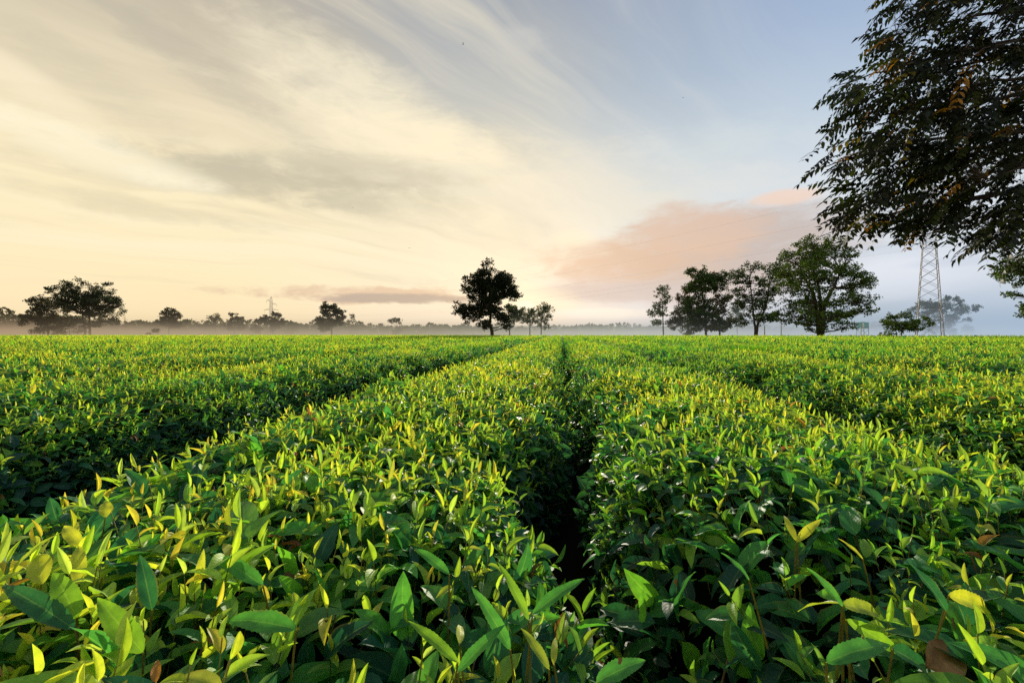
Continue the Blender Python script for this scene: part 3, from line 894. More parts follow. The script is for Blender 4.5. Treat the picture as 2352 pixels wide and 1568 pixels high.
def tree(name, label, D, trunks, lobes, pal, leaf=0.3, dens=1.0, cat='tree', group=None, tw=0.35, sub=0.33, depthk=0.75, lean_depth=0.0, flat=0.72, fill=1.0):
    """trunks: list of pixel polylines from the ground up; lobes: (px, py, rx, ry) masses of the crown"""
    k = D / FPX
    bx = at(trunks[0][0][0], 768, D)
    root = empty(name, (bx.x, D, 0))
    tag(root, label, cat, group)
    off = np.array([bx.x, D, 0.0])
    tb = Tube()
    tpts = []
    allx = [l[0] for l in lobes]
    cx = (min(allx) + max(allx)) / 2
    R = max(max(abs(l[0] - cx) + l[2] * 0.6 for l in lobes), 1) * k
    for tr in trunks:
        P = [np.array(at(x, y, D)) for x, y in tr]
        P[0][2] = -0.15
        n = len(P)
        # densify
        tt = np.linspace(0, n - 1, 4 * n)
        Q = np.stack([np.interp(tt, range(n), [p[i] for p in P]) for i in range(3)], -1)
        Q[1:-1] += 0.06 * tw * RNG.standard_normal((len(Q) - 2, 3))
        rad = tw * (1 - 0.72 * tt / (n - 1)); rad[0] *= 1.35
        tb.add(Q - off, rad, 8)
        tpts.append(Q)
    tall = np.concatenate(tpts)
    cents, radii, counts = [], [], []
    for (lx, ly, rx, ry) in lobes:
        c0 = np.array(at(lx, ly, D))
        dx = (lx - cx) * k
        room = math.sqrt(max(R * R - dx * dx, (0.35 * R) ** 2)) * depthk
        reps = 2 if room > rx * k * 1.2 else 1
        for rep in range(reps):
            c = c0.copy()
            c[2] += 5 * k * RNG.standard_normal(); c[0] += 4 * k * RNG.standard_normal()
            c[1] += (RNG.random() * 0.9 + 0.1) * room * (1 if rep else -1) if reps == 2 else (RNG.random() - .5) * room
            rxm, rym = rx * k, ry * k * 1.25
            # limb from trunk to lobe
            low = tall[tall[:, 2] < c[2] - 0.2 * rym]
            if len(low) == 0: low = tall[:3]
            dist = np.linalg.norm((low - c) * np.array([1, 1, 0.75]), axis=1)
            a = low[np.argmin(dist)]
            mid = a * 0.45 + c * 0.55 + np.array([0, 0, -0.12 * np.linalg.norm(c - a)]) * (1 if c[2] > a[2] else 0)
            tt = np.linspace(0, 1, 7)[:, None]
            path = (1 - tt) ** 2 * a + 2 * tt * (1 - tt) * mid + tt ** 2 * c
            path[1:-1] += 0.05 * rxm * RNG.standard_normal((5, 3))
            r0 = tw * 0.36
            tb.add(path - off, np.linspace(r0, r0 * 0.3, 7), 6)
            gm = math.sqrt(rxm * rym) * 1.0
            ns = int(fill * 22 + 3 * RNG.random())
            for q in range(ns):
                d = rand_dir(1)[0] * (0.35 + 0.65 * RNG.random() ** 0.6)
                sc = c + d * np.array([rxm, min(rxm, room + 0.3), rym])
                rs = sub * gm * (0.6 + 0.8 * RNG.random())
                cents.append(sc - off); radii.append(rs)
                counts.append(int(max(5, dens * 7.5 * rs * rs / (leaf * leaf))))
                pa = path[3 + RNG.integers(0, 4)]
                m2 = (pa + sc) / 2 + 0.12 * rs * RNG.standard_normal(3)
                tb.add([pa - off, m2 - off, sc - off], [r0 * 0.3, r0 * 0.2, r0 * 0.07], 4)
    V, F, col = blob_leaves(cents, radii, counts, leaf, pal, flat)
    tb.build('trunk', M['bark'], root, True)
    link('crown', np_mesh('crown', V, F, col, smooth=False), M['tree_leaf'], root)
    return root

G_R = 'trees standing at the right edge of the tea field'
G_L = 'scattered trees in the mist beyond the field'
# the lone tree in the middle
tree('broadleaf_tree', 'lone dark round-crowned tree with slightly curved bare trunk at the centre of the field edge', 118,
     [[(1132, 773), (1130, 760), (1125, 745), (1127, 725), (1126, 690), (1120, 650)]],
     [(1122, 632, 34, 24), (1088, 655, 24, 22), (1152, 650, 28, 22), (1105, 690, 34, 22), (1150, 680, 30, 22), (1180, 675, 20, 14), (1068, 712, 18, 16), (1075, 728, 18, 10),
      (1128, 665, 34, 26), (1120, 710, 32, 16), (1108, 738, 20, 8), (1155, 725, 26, 16), (1095, 715, 24, 16), (1165, 740, 14, 9)], DARKG, leaf=0.36, dens=1.2, tw=0.5, group=None, sub=0.33, fill=0.8)
tree('broadleaf_tree', 'hazy tree close behind the lone dark tree, half hidden by its right side', 165,
     [[(1171, 770), (1170, 750), (1168, 725)]], [(1165, 725, 24, 18), (1182, 722, 12, 12), (1180, 735, 12, 12), (1158, 742, 14, 9), (1172, 712, 12, 9)], GREEN, leaf=0.42, tw=0.26, dens=1.0, group=G_L)
tree('broadleaf_tree', 'first of two small airy trees right of the lone tree, thin straight trunk', 165,
     [[(1217, 770), (1217, 745), (1215, 725)]], [(1213, 725, 20, 15), (1200, 722, 10, 9), (1228, 742, 10, 7), (1203, 738, 10, 7), (1222, 738, 14, 9), (1220, 716, 9, 7)], GREEN, leaf=0.4, tw=0.22, dens=0.8, group=G_L)
tree('broadleaf_tree', 'second of two small airy trees right of the lone tree, crown reaching right', 165,
     [[(1243, 770), (1243, 745), (1246, 720)]], [(1246, 718, 20, 16), (1250, 738, 14, 9), (1262, 728, 10, 8), (1240, 736, 14, 9), (1234, 712, 10, 8), (1252, 706, 10, 5)], GREEN, leaf=0.4, tw=0.22, dens=0.8, group=G_L)
# right-hand group
tree('broadleaf_tree', 'slim hazy tree at the left end of the right-hand tree line', 165,
     [[(1524, 770), (1523, 745), (1522, 715), (1520, 690)]], [(1520, 682, 20, 13), (1505, 700, 14, 10), (1536, 698, 16, 13), (1503, 718, 12, 8), (1530, 722, 16, 8), (1510, 740, 14, 6), (1535, 738, 8, 6)], GREEN, leaf=0.42, tw=0.3, dens=0.8, group=G_R)
tree('broadleaf_tree', 'dense bushy tree low beside the slim hazy tree in the right-hand group', 150,
     [[(1581, 770), (1580, 745), (1578, 710)]], [(1572, 690, 20, 18), (1568, 725, 22, 18), (1585, 750, 24, 14), (1590, 705, 20, 18), (1553, 740, 14, 14)], OLIVE, leaf=0.4, tw=0.3, dens=1.3, group=G_R)
tree('broadleaf_tree', 'tall dark dense tree with a twin-lobed top in the right-hand group', 140,
     [[(1622, 771), (1620, 740), (1617, 700), (1610, 650)]],
     [(1603, 632, 24, 12), (1645, 638, 17, 14), (1592, 655, 20, 12), (1615, 668, 30, 20), (1605, 695, 28, 20), (1640, 665, 18, 10), (1622, 722, 30, 20), (1598, 735, 24, 18), (1640, 745, 20, 14), (1582, 700, 18, 18)], GREEN, leaf=0.4, tw=0.42, dens=1.4, group=G_R)
tree('broadleaf_tree', 'narrow brownish tree with a sunlit trunk beside the tall dark twin-lobed tree', 138,
     [[(1653, 771), (1653, 745), (1651, 705)]], [(1650, 690, 16, 16), (1664, 700, 12, 12), (1642, 720, 16, 14), (1660, 730, 18, 14), (1672, 742, 12, 8), (1645, 748, 12, 8)], OLIVE, leaf=0.4, tw=0.32, dens=1.1, group=G_R)
tree('broadleaf_tree', 'faint pale tree in the mist seen between the two larger right-hand trees', 230,
     [[(1694, 769), (1692, 740), (1690, 715)]], [(1690, 705, 12, 14), (1698, 725, 14, 12), (1684, 728, 12, 10), (1702, 740, 12, 6)], GREEN, leaf=0.6, tw=0.3, dens=0.9, group=G_R)
tree('broadleaf_tree', 'open forked tree with airy crown and a gap of sky in its middle', 112,
     [[(1735, 774), (1735, 755), (1732, 735), (1728, 700), (1722, 640)], [(1736, 774), (1740, 745), (1755, 715), (1764, 680), (1768, 640)]],
     [(1712, 622, 22, 13), (1695, 645, 18, 10), (1725, 640, 18, 14), (1775, 612, 20, 13), (1772, 640, 26, 18), (1798, 630, 14, 11), (1703, 668, 20, 12), (1715, 690, 18, 12), (1755, 700, 20, 11),
      (1780, 672, 20, 10), (1725, 720, 24, 12), (1700, 735, 16, 9), (1750, 732, 22, 11), (1775, 725, 16, 10), (1690, 700, 12, 8), (1745, 672, 14, 9)], GREEN, leaf=0.34, tw=0.36, dens=0.9, sub=0.33, fill=0.7, group=G_R)
tree('broadleaf_tree', 'largest tree of the right-hand line, broad green crown on one straight trunk', 86,
     [[(1886, 777), (1886, 750), (1885, 715), (1884, 690), (1880, 655), (1868, 620)], [(1885, 740), (1892, 700), (1915, 660), (1930, 625)], [(1885, 720), (1870, 680), (1850, 640)]],
     [(1868, 560, 34, 16), (1905, 572, 30, 18), (1845, 590, 26, 18), (1885, 600, 34, 20), (1930, 590, 24, 12), (1835, 625, 30, 18), (1870, 640, 34, 20), (1925, 625, 34, 16), (1965, 612, 24, 14),
      (1985, 650, 22, 14), (1945, 655, 30, 16), (1830, 665, 28, 16), (1808, 640, 16, 12), (1860, 690, 34, 18), (1910, 690, 34, 18), (1960, 690, 28, 14), (1835, 715, 30, 14), (1880, 725, 30, 12),
      (1930, 725, 32, 12), (1975, 715, 18, 9), (1850, 740, 24, 8), (1925, 745, 26, 9), (1865, 755, 14, 5)], LUSH, leaf=0.27, tw=0.5, dens=0.85, sub=0.36, fill=0.75, group=G_R)
tree('broadleaf_tree', 'low spreading bushy tree on several thin stems left of the lattice tower', 105,
     [[(2060, 774), (2058, 760), (2045, 745)], [(2068, 774), (2072, 755), (2085, 742)]],
     [(2050, 742, 24, 10), (2075, 735, 22, 11), (2098, 742, 16, 10), (2040, 757, 18, 7), (2085, 757, 22, 7), (2062, 728, 14, 8)], LUSH, leaf=0.28, tw=0.14, dens=1.2, group=G_R)
tree('broadleaf_tree', 'pale misty tree directly behind the lattice tower', 240,
     [[(2133, 772), (2132, 745), (2128, 710)]], [(2118, 702, 24, 11), (2136, 694, 16, 9), (2102, 712, 14, 7), (2140, 714, 14, 9), (2130, 735, 18, 16), (2135, 752, 20, 10)], GREEN, leaf=0.55, tw=0.35, dens=1.0, group=G_R)
tree('broadleaf_tree', 'pale misty tree with a wide leaning crown right of the lattice tower', 240,
     [[(2168, 772), (2170, 745), (2175, 710)]], [(2180, 690, 22, 12), (2200, 705, 22, 9), (2218, 716, 16, 8), (2170, 708, 16, 14), (2178, 732, 20, 14), (2180, 752, 24, 12), (2205, 730, 8, 4)], GREEN, leaf=0.55, tw=0.4, dens=1.1, group=G_R)
tree('broadleaf_tree', 'faint small tree standing in blue mist near the right edge', 330,
     [[(2222, 772), (2221, 758)]], [(2221, 753, 10, 7), (2212, 760, 8, 5), (2228, 762, 7, 5)], GREEN, leaf=0.7, tw=0.3, dens=0.9, group=G_R)
# partly in frame at the right edge, nearer
tree('broadleaf_tree', 'leafy tree reaching in from the right edge of the view below the overhanging boughs', 34,
     [[(2450, 812), (2448, 740), (2440, 660), (2425, 560), (2420, 500)]],
     [(2378, 618, 34, 22), (2428, 590, 50, 28), (2458, 540, 60, 34), (2368, 672, 16, 8), (2438, 650, 50, 20), (2388, 722, 24, 9), (2448, 715, 50, 18), (2518, 600, 60, 40), (2528, 700, 50, 34), (2418, 640, 30, 16)],
     LUSH, leaf=0.13, tw=0.22, dens=1.2, sub=0.34, group=None)
# left side
tree('broadleaf_tree', 'tiered dark tree with drooping lower boughs at the far left, left of its taller neighbour', 165,
     [[(112, 774), (110, 750), (108, 720), (106, 690)]],
     [(100, 700, 26, 14), (108, 735, 24, 16), (98, 682, 18, 7), (82, 697, 18, 6), (110, 695, 18, 8), (120, 710, 18, 7), (95, 715, 16, 6), (108, 728, 24, 9), (90, 735, 14, 8), (130, 735, 20, 9), (110, 748, 26, 10), (138, 752, 16, 6), (100, 757, 16, 5), (125, 764, 10, 4)],
     OLIVE * 0.6, leaf=0.42, tw=0.34, dens=0.9, sub=0.37, flat=0.6, fill=0.6, group=G_L)
tree('broadleaf_tree', 'tall wide-crowned tree at the far left, the highest there, with an airy lower crown', 190,
     [[(207, 772), (206, 745), (205, 715), (203, 680)], [(197, 772), (194, 745), (188, 720)]],
     [(205, 690, 36, 18), (215, 718, 28, 14), (170, 690, 24, 14), (235, 700, 20, 14), (190, 738, 18, 9), (222, 742, 16, 8), (212, 660, 28, 10), (190, 668, 20, 9), (140, 672, 18, 9), (158, 668, 16, 8), (165, 685, 20, 10), (200, 682, 26, 12), (232, 676, 16, 10), (248, 694, 18, 8), (140, 690, 14, 8), (215, 698, 26, 9), (180, 702, 22, 9), (240, 712, 20, 7), (200, 718, 22, 7), (172, 716, 14, 6), (158, 700, 14, 6), (225, 725, 14, 5)],
     DARKG * 1.6, leaf=0.46, tw=0.5, dens=0.85, sub=0.37, flat=0.6, fill=0.6, group=G_L)
tree('broadleaf_tree', 'dark spreading tree joined at the foot of the tall far-left pair', 190,
     [[(160, 770), (160, 756)]], [(155, 745, 18, 7), (178, 742, 16, 7), (140, 748, 12, 6), (165, 755, 16, 6)], DARKG * 1.4, leaf=0.5, tw=0.3, dens=1.2, group=G_L)
tree('broadleaf_tree', 'pointed bushy tree standing alone in the mist left of the small hazy tree', 270,
     [[(388, 770), (388, 755), (388, 730)]], [(390, 722, 11, 7), (378, 732, 12, 7), (400, 733, 12, 7), (390, 744, 22, 8), (372, 742, 10, 7), (408, 746, 9, 6), (388, 713, 4, 4)], OLIVE * 0.5, leaf=0.6, tw=0.4, dens=1.5, group=G_L)
tree('broadleaf_tree', 'small hazy flat-topped tree on a thin trunk in the distant mist', 420,
     [[(495, 768), (495, 750), (494, 735)]], [(495, 726, 12, 5), (486, 733, 8, 4), (503, 731, 8, 5), (495, 738, 8, 4)], OLIVE, leaf=0.8, tw=0.5, dens=0.9, group=G_L)
tree('broadleaf_tree', 'dark distant tree with a two-humped crown left of the far lattice tower', 330,
     [[(538, 770), (538, 750), (536, 735)]], [(536, 730, 9, 7), (545, 738, 8, 6), (532, 742, 10, 7), (553, 737, 6, 6), (545, 750, 14, 8), (528, 751, 9, 6)], DARKG * 1.5, leaf=0.65, tw=0.4, dens=1.3, group=G_L)
tree('broadleaf_tree', 'dark rounded tree below the far lattice tower, left of a taller-tipped one', 300,
     [[(598, 770), (598, 745)]], [(597, 730, 12, 7), (588, 740, 9, 8), (604, 742, 12, 9), (596, 752, 15, 8)], DARKG * 1.4, leaf=0.6, tw=0.4, dens=1.4, group=G_L)
tree('broadleaf_tree', 'dark tree below the far lattice tower with a tuft rising at its right', 300,
     [[(626, 770), (627, 745), (634, 725)]], [(636, 720, 8, 6), (624, 732, 13, 7), (638, 734, 9, 6), (630, 744, 16, 8), (616, 748, 12, 7), (640, 750, 8, 6)], DARKG * 1.4, leaf=0.6, tw=0.4, dens=1.4, group=G_L)
tree('broadleaf_tree', 'dark dense flat-topped tree, the largest of the left-centre distance', 240,
     [[(762, 770), (762, 750), (760, 725)]], [(762, 711, 20, 7), (745, 720, 13, 7), (778, 718, 13, 7), (760, 728, 26, 10), (735, 733, 12, 6), (785, 730, 9, 5), (765, 744, 25, 9), (745, 750, 16, 6)], DARKG * 1.3, leaf=0.5, tw=0.5, dens=1.5, group=G_L)
tree('broadleaf_tree', 'small pale tree with a thin top right of the large flat-topped dark tree', 420,
     [[(806, 768), (806, 750)]], [(806, 734, 6, 6), (804, 744, 8, 6), (812, 748, 6, 4)], OLIVE, leaf=0.8, tw=0.4, dens=0.9, group=G_L)
tree('broadleaf_tree', 'small dark round tree midway between the flat-topped tree and the lone tree', 330,
     [[(911, 770), (911, 750)]], [(910, 735, 9, 5), (904, 742, 9, 6), (917, 742, 8, 6), (911, 750, 13, 7)], DARKG * 1.5, leaf=0.62, tw=0.4, dens=1.5, group=G_L)
tree('shrub', 'low dark shrub at the edge of the tea, in mist below the pointed bushy tree', 190,
     [[(365, 771), (363, 767)]], [(358, 766, 9, 3), (366, 764, 8, 4), (350, 768, 5, 2)], OLIVE, leaf=0.35, tw=0.08, dens=1.2, cat='shrub')

# distant woodland: reads as one mass
def woodland():
    prof = [(-500, 722), (0, 728), (60, 724), (90, 732), (200, 738), (280, 740), (340, 741), (420, 741), (480, 745), (560, 746), (680, 744), (720, 745), (860, 748), (1000, 748), (1070, 750), (1300, 751), (1470, 749),
            (1540, 752), (1700, 750), (1800, 752), (1920, 752), (2000, 745), (2100, 756), (2240, 764), (2352, 764), (2900, 760)]
    px = np.array([p[0] for p in prof], float); py = np.array([p[1] for p in prof], float)
    cents, radii, counts = [], [], []
    for D, k in ((520, 0.75), (640, 0.9), (820, 1.0)):
        x = -560.0
        while x < 2900:
            top = (PYH - np.interp(x, px, py)) * k
            top *= 0.98 + 0.42 * RNG.random() + 0.16 * math.sin(x * 0.021 + D)
            w = (5 + 9 * RNG.random())
            m = D / FPX
            h = max(top, 3) * m
            c = at(x, 768, D + 40 * RNG.standard_normal())
            rw = w * m
            z = 1.0
            while z < h:
                fr = z / h
                rr = rw * (1.15 - 0.65 * fr ** 2) * 0.55
                for _ in range(2):
                    cents.append((c.x + rw * 0.5 * RNG.standard_normal(), c.y + rw * 0.5 * RNG.standard_normal(), z + 0.4 * RNG.standard_normal()))
                    radii.append(rr); counts.append(24)
                z += 0.9 * rr
            x += w * 1.05
    V, F, col = blob_leaves(cents, radii, counts, 2.0, GREEN * 0.6, 0.8)
    tag(link('woodland', np_mesh('woodland', V, F, col, smooth=False), M['tree_leaf']), 'misty belt of distant woodland along the horizon', 'woodland', kind='stuff')
woodland()

# ---------------------------------------------------------------- the boughs hanging in from the upper right
POLY = [(2008, 8), (1990, 60), (1968, 98), (2008, 128), (1992, 168), (1905, 188), (1888, 226), (1915, 246), (1905, 285), (1885, 318), (1912, 345), (1898, 365), (1853, 384), (1862, 404), (1902, 428),
        (1895, 462), (1912, 492), (1882, 522), (1905, 538), (1960, 535), (2010, 545), (2060, 552), (2095, 550), (2120, 528), (2160, 535), (2225, 530), (2195, 585), (2260, 590), (2320, 575), (2370, 590),
        (2480, 560), (2620, 520), (2700, 300), (2700, -250), (2500, -420), (2200, -400), (2060, -250), (2020, -60)]
PX = np.array(POLY, float)
def inside(p):
    x, y = p[:, 0], p[:, 1]
    r = np.zeros(len(p), bool)
    j = len(PX) - 1
    for i in range(len(PX)):
        xi, yi = PX[i]; xj, yj = PX[j]
        hit = ((yi > y) != (yj > y)) & (x < (xj - xi) * (y - yi) / (yj - yi + 1e-9) + xi)
        r ^= hit; j = i
    return r

def locust():
    trunk_x, trunk_y = 8.3, 5.6
    root = empty('locust_tree', (trunk_x, trunk_y, 0))
    tag(root, 'near tree outside the right edge, dark pinnate-leaved boughs hanging across the upper right sky', 'tree')
    off = np.array([trunk_x, trunk_y, 0.0])
    tb = Tube()
    tb.add([np.array([trunk_x + dx, trunk_y + dy, z]) - off for dx, dy, z in ((0, 0, -0.1), (0.05, 0, 0.6), (-0.1, 0.05, 2.0), (-0.25, 0, 3.2), (-0.3, -0.1, 5), (-0.6, 0, 7.2))], [0.42, 0.3, 0.26, 0.23, 0.16, 0.05], 12)
    tb.build('trunk', M['bark'], root, True)
    # main limbs to the outline, in pixel/depth survey
    tips = [(2060, 90, 4.6), (2070, 170, 5.2), (1905, 200, 4.7), (1900, 240, 5.3), (1905, 310, 4.6), (1870, 388, 4.4), (1925, 440, 5.0), (1900, 535, 4.6), (1990, 545, 4.9), (2070, 560, 4.5),
            (2120, 480, 5.2), (2180, 515, 4.3), (2120, 40, 5.4), (2100, -150, 5.0), (2250, -250, 5.6), (2180, 300, 5.6), (2250, 420, 4.2), (2330, 500, 4.6), (2200, 120, 4.2), (2320, 220, 5.4), (2300, 40, 4.6), (2420, 330, 5.2), (2480, 520, 4.8), (2050, 360, 5.6), (2090, 240, 4.4)]
    bt = Tube()
    path_pts, path_dir = [], []
    for (x, y, D) in tips:
        tip = np.array(at(x, y, D))
        zs = np.clip(tip[2] + 0.2 + 0.12 * (trunk_x - tip[0]), 3.0, 6.8)
        a = np.array([trunk_x - 0.25, trunk_y, zs])
        ctrl = a * 0.45 + tip * 0.55 + np.array([0, 0, 0.45])
        tt = np.linspace(0, 1, 26)[:, None]
        p = (1 - tt) ** 2 * a + 2 * tt * (1 - tt) * ctrl + tt ** 2 * tip
        p[1:] += np.cumsum(0.012 * RNG.standard_normal((25, 3)), 0)
        bt.add(p - off, np.linspace(0.04, 0.003, 26), 6)
        path_pts.append(p[5:]); path_dir.append(norm(np.gradient(p, axis=0))[5:])
    PP = np.concatenate(path_pts); PDr = np.concatenate(path_dir)
    # compound leaves: attach points filling the outline
    n = 8800
    pos = np.stack([1840 + RNG.random(n) * 860, -420 + RNG.random(n) * 1010], -1)
    # leaves hang down-left of their attach point: aim so the tips end at the outline
    ok = inside(pos - np.array([40, -22]) + 14 * RNG.standard_normal(pos.shape))
    pos = pos[ok]
    D = 4.1 + 1.9 * RNG.random(len(pos))
    P = np.stack([(pos[:, 0] - PXC) / FPX * D, D, CAMZ + (PYH - pos[:, 1]) / FPX * D], -1)
    # thin out with a clumpy field so sky shows between the boughs
    cl = wave2(pos[:, 0], pos[:, 1] * 1.6, 0.045, 77) + 0.7 * wave2(pos[:, 0] + 0.9 * pos[:, 1], pos[:, 1] * 2.4, 0.03, 78)
    core = np.exp(-(((pos[:, 0] - 2230) / 230) ** 2 + ((pos[:, 1] - 330) / 190) ** 2))
    prob = np.clip(0.42 + 0.8 * cl + 0.55 * core, 0.04, 1)
    prob = np.where((pos[:, 0] > 2380) | (pos[:, 1] < -60), prob * 0.45, prob)
    keep = RNG.random(len(P)) < prob
    P = P[keep]; cl = cl[keep]
    # twigs to nearest bough point
    tw0, tw1 = [], []
    dirs = np.zeros_like(P)
    for i, q in enumerate(P):
        d2 = ((PP - q) ** 2).sum(1) + 0.6 * np.maximum(q[0] - PP[:, 0] - 0.0, -0.3) * 0
        # choose a bough point up-right of the leaf
        pen = np.where(PP[:, 0] < q[0] - 0.02, 0.4, 0.0)
        j = int(np.argmin(d2 + pen))
        b_ = PP[j]
        dirs[i] = norm((q - b_) + 0.35 * PDr[j])
        tw0.append(b_); tw1.append(q)
    tw0 = np.array(tw0); tw1 = np.array(tw1)
    dl = np.linalg.norm(tw1 - tw0, axis=1)
    k = dl < 0.75
    V, F = tubes(tw0[k] - off, tw1[k] - off, 0.0018 * np.ones(k.sum()), 0.0008 * np.ones(k.sum()), 4)
    bt.raw(V, F)
    bt.build('boughs', M['bark'], root, True)
    P, dirs = P[k], dirs[k]
    n = len(P)
    # rachis direction: left, down, outward
    ax = norm(dirs * 0.35 + np.array([-0.8, -0.05, -0.27]) + 0.6 * rand_dir(n))
    up = norm(np.array([0.0, 0, 1.0]) + 0.55 * rand_dir(n))
    sd = norm(np.cross(ax, up)); upn = np.cross(sd, ax)
    Lr = 0.20 + 0.13 * RNG.random(n)
    parts = []
    npair = 5
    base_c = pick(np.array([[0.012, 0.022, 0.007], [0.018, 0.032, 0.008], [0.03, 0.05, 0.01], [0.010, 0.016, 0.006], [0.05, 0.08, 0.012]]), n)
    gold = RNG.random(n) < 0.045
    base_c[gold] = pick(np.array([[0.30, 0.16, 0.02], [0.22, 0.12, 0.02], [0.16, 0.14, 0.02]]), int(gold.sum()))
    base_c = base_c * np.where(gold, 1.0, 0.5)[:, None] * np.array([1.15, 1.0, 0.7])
    hang = 0.05 + 0.6 * RNG.random(n)
    r0, r1 = [], []
    for j in range(npair):
        f = (j + 0.7) / npair
        sag = -0.35 * (f ** 2) * Lr
        B = P + ax * (f * Lr)[:, None] + np.array([0, 0, 1.0]) * sag[:, None]
        for sgn in (-1, 1):
            A = norm(sd * sgn * 0.85 + ax * 0.55 - np.array([0, 0, 1.0]) * hang[:, None] + 0.14 * rand_dir(n))
            L = (0.078 + 0.036 * RNG.random(n)) * (1 - 0.25 * abs(f - 0.5))
            c = base_c * (0.75 + 0.5 * RNG.random((n, 1)))
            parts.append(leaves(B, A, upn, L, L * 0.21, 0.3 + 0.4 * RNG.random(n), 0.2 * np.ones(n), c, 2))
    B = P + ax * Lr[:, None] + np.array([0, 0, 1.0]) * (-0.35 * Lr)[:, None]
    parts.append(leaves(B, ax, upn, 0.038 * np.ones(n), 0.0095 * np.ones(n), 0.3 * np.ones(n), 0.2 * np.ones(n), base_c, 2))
    V, F = tubes(P, B, 0.0012 * np.ones(n), 0.0006 * np.ones(n), 3)
    V[:, 2] += 0.0
    parts.append((V, F, np.tile([[0.03, 0.035, 0.01]], (len(V), 1)), np.full((len(V), 3), 0.5)))
    V, F, c, l = merge(parts)
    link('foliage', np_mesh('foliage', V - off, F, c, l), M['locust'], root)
    print('LOCUST leaves', n)
locust()

# ---------------------------------------------------------------- lattice towers and wires
def pylon_parts(root):
    H1, H2, Ht = 21.0, 34.0, 38.0
    def half(z):
        return np.interp(z, [0, H1, H2, Ht], [2.35, 1.2, 1.05, 0.15])
    cor = [(-1, -1), (1, -1), (1, 1), (-1, 1)]
    for cx, cy in cor:
        t = Tube()
        zs = [0, 5, 10, 16, H1, 28, H2, Ht]
        t.add([(cx * half(z), cy * half(z), z) for z in zs], [0.085, 0.08, 0.075, 0.07, 0.065, 0.06, 0.05, 0.035], 4)
        t.build('leg', M['steel'], root)
    t = Tube()
    zs = [0.0, 4.6, 7.6]
    while zs[-1] < H2 - 0.5:
        zs.append(zs[-1] + (2.3 if zs[-1] < H1 else 1.6))
    zs.append(Ht - 0.3)
    for i in range(len(zs) - 1):
        a, b_ = zs[i], zs[i + 1]
        ha, hb = half(a), half(b_)
        for q in range(4):
            c0, c1 = cor[q], cor[(q + 1) % 4]
            t.add([(c0[0] * ha, c0[1] * ha, a), (c1[0] * hb, c1[1] * hb, b_)], 0.035, 4)
            t.add([(c1[0] * ha, c1[1] * ha, a), (c0[0] * hb, c0[1] * hb, b_)], 0.035, 4)
            if i in (1, 2) or a > H1:
                t.add([(c0[0] * ha, c0[1] * ha, a), (c1[0] * ha, c1[1] * ha, a)], 0.05, 4)
    t.build('bracing', M['steel'], root)
    for z, side, ln in ((25.0, 1, 6.2), (25.0, -1, 6.2), (30.5, 1, 5.0), (34.0, -1, 4.2)):
        h = half(z)
        t = Tube()
        tip = (side * ln, 0, z)
        for sy in (-1, 1):
            t.add([(side * h, sy * h, z), tip], 0.07, 4)
            t.add([(side * h, sy * h * 0.9, z + 1.5), tip], 0.06, 4)
            for f in (0.3, 0.6):
                t.add([(side * (h + (ln - h) * f), sy * h * (1 - f), z), (side * (h + (ln - h) * f), sy * h * .9 * (1 - f), z + 1.5 * (1 - f))], 0.04, 4)
        t.build('crossarm', M['steel'], root)
        t = Tube()
        zz = [z - 0.1 * k for k in range(25)]
        t.add([(tip[0], 0, q) for q in zz], [0.035 if k % 2 else 0.12 for k in range(25)], 6)
        t.build('insulator', M['glass_ins'], root)
def copy_tree(o, parent=None):
    c = o.copy(); C.objects.link(c)
    if parent is not None: c.parent = parent
    for ch in list(o.children): copy_tree(ch, c)
    return c
PYG = 'steel lattice power towers'
p1 = empty('lattice_tower', ((2134 - PXC) / FPX * 106, 106, 0), math.radians(45 + 8))
pylon_parts(p1)
tag(p1, 'large near steel lattice power tower at right, its top hidden by the overhanging boughs', 'power tower', PYG)
def more(px, D, rz, label):
    p = copy_tree(p1)
    p.location = ((px - PXC) / FPX * D, D, 0); p.rotation_euler.z = math.radians(rz)
    tag(p, label)
    return p
p2 = more(623, 440, 12, 'distant lattice power tower rising above the dark trees left of centre')
p3 = more(368, 820, 20, 'tiny distant lattice power tower beside the pointed bushy tree')
p4 = more(287, 900, 20, 'tiny distant lattice power tower right of the tall far-left tree')
bpy.context.view_layer.update()
for k, ((sx, z), lab) in enumerate(zip(((6.2, 22.6), (-6.2, 22.6), (5.0, 28.1), (-4.2, 31.6), (0, 38)),
        ('lowest outer', 'lowest inner', 'middle', 'upper', 'topmost'))):
    a = p1.matrix_world @ Vector((sx, 0, z)); b_ = p2.matrix_world @ Vector((sx, 0, z))
    tb = Tube()
    t = np.linspace(0, 1, 50)[:, None]
    pts = np.array(a) * (1 - t) + np.array(b_) * t
    pts[:, 2] -= 9.0 * 4 * (t * (1 - t))[:, 0]
    rad = 0.009
    tb.add(pts, rad, 4)
    # onward span past the near tower
    dirn = (a - b_); dirn.z = 0; dirn.normalize()
    e = a + dirn * 260
    pts = np.array(a) * (1 - t) + np.array(e) * t
    pts[:, 2] -= 8.0 * 4 * (t * (1 - t))[:, 0]
    tb.add(pts, rad, 4)
    o = tb.build('power_line', M['wire'])
    tag(o, f'thin overhead power line, the {lab} wire strung between the lattice towers', 'power line', 'wires between the lattice towers')

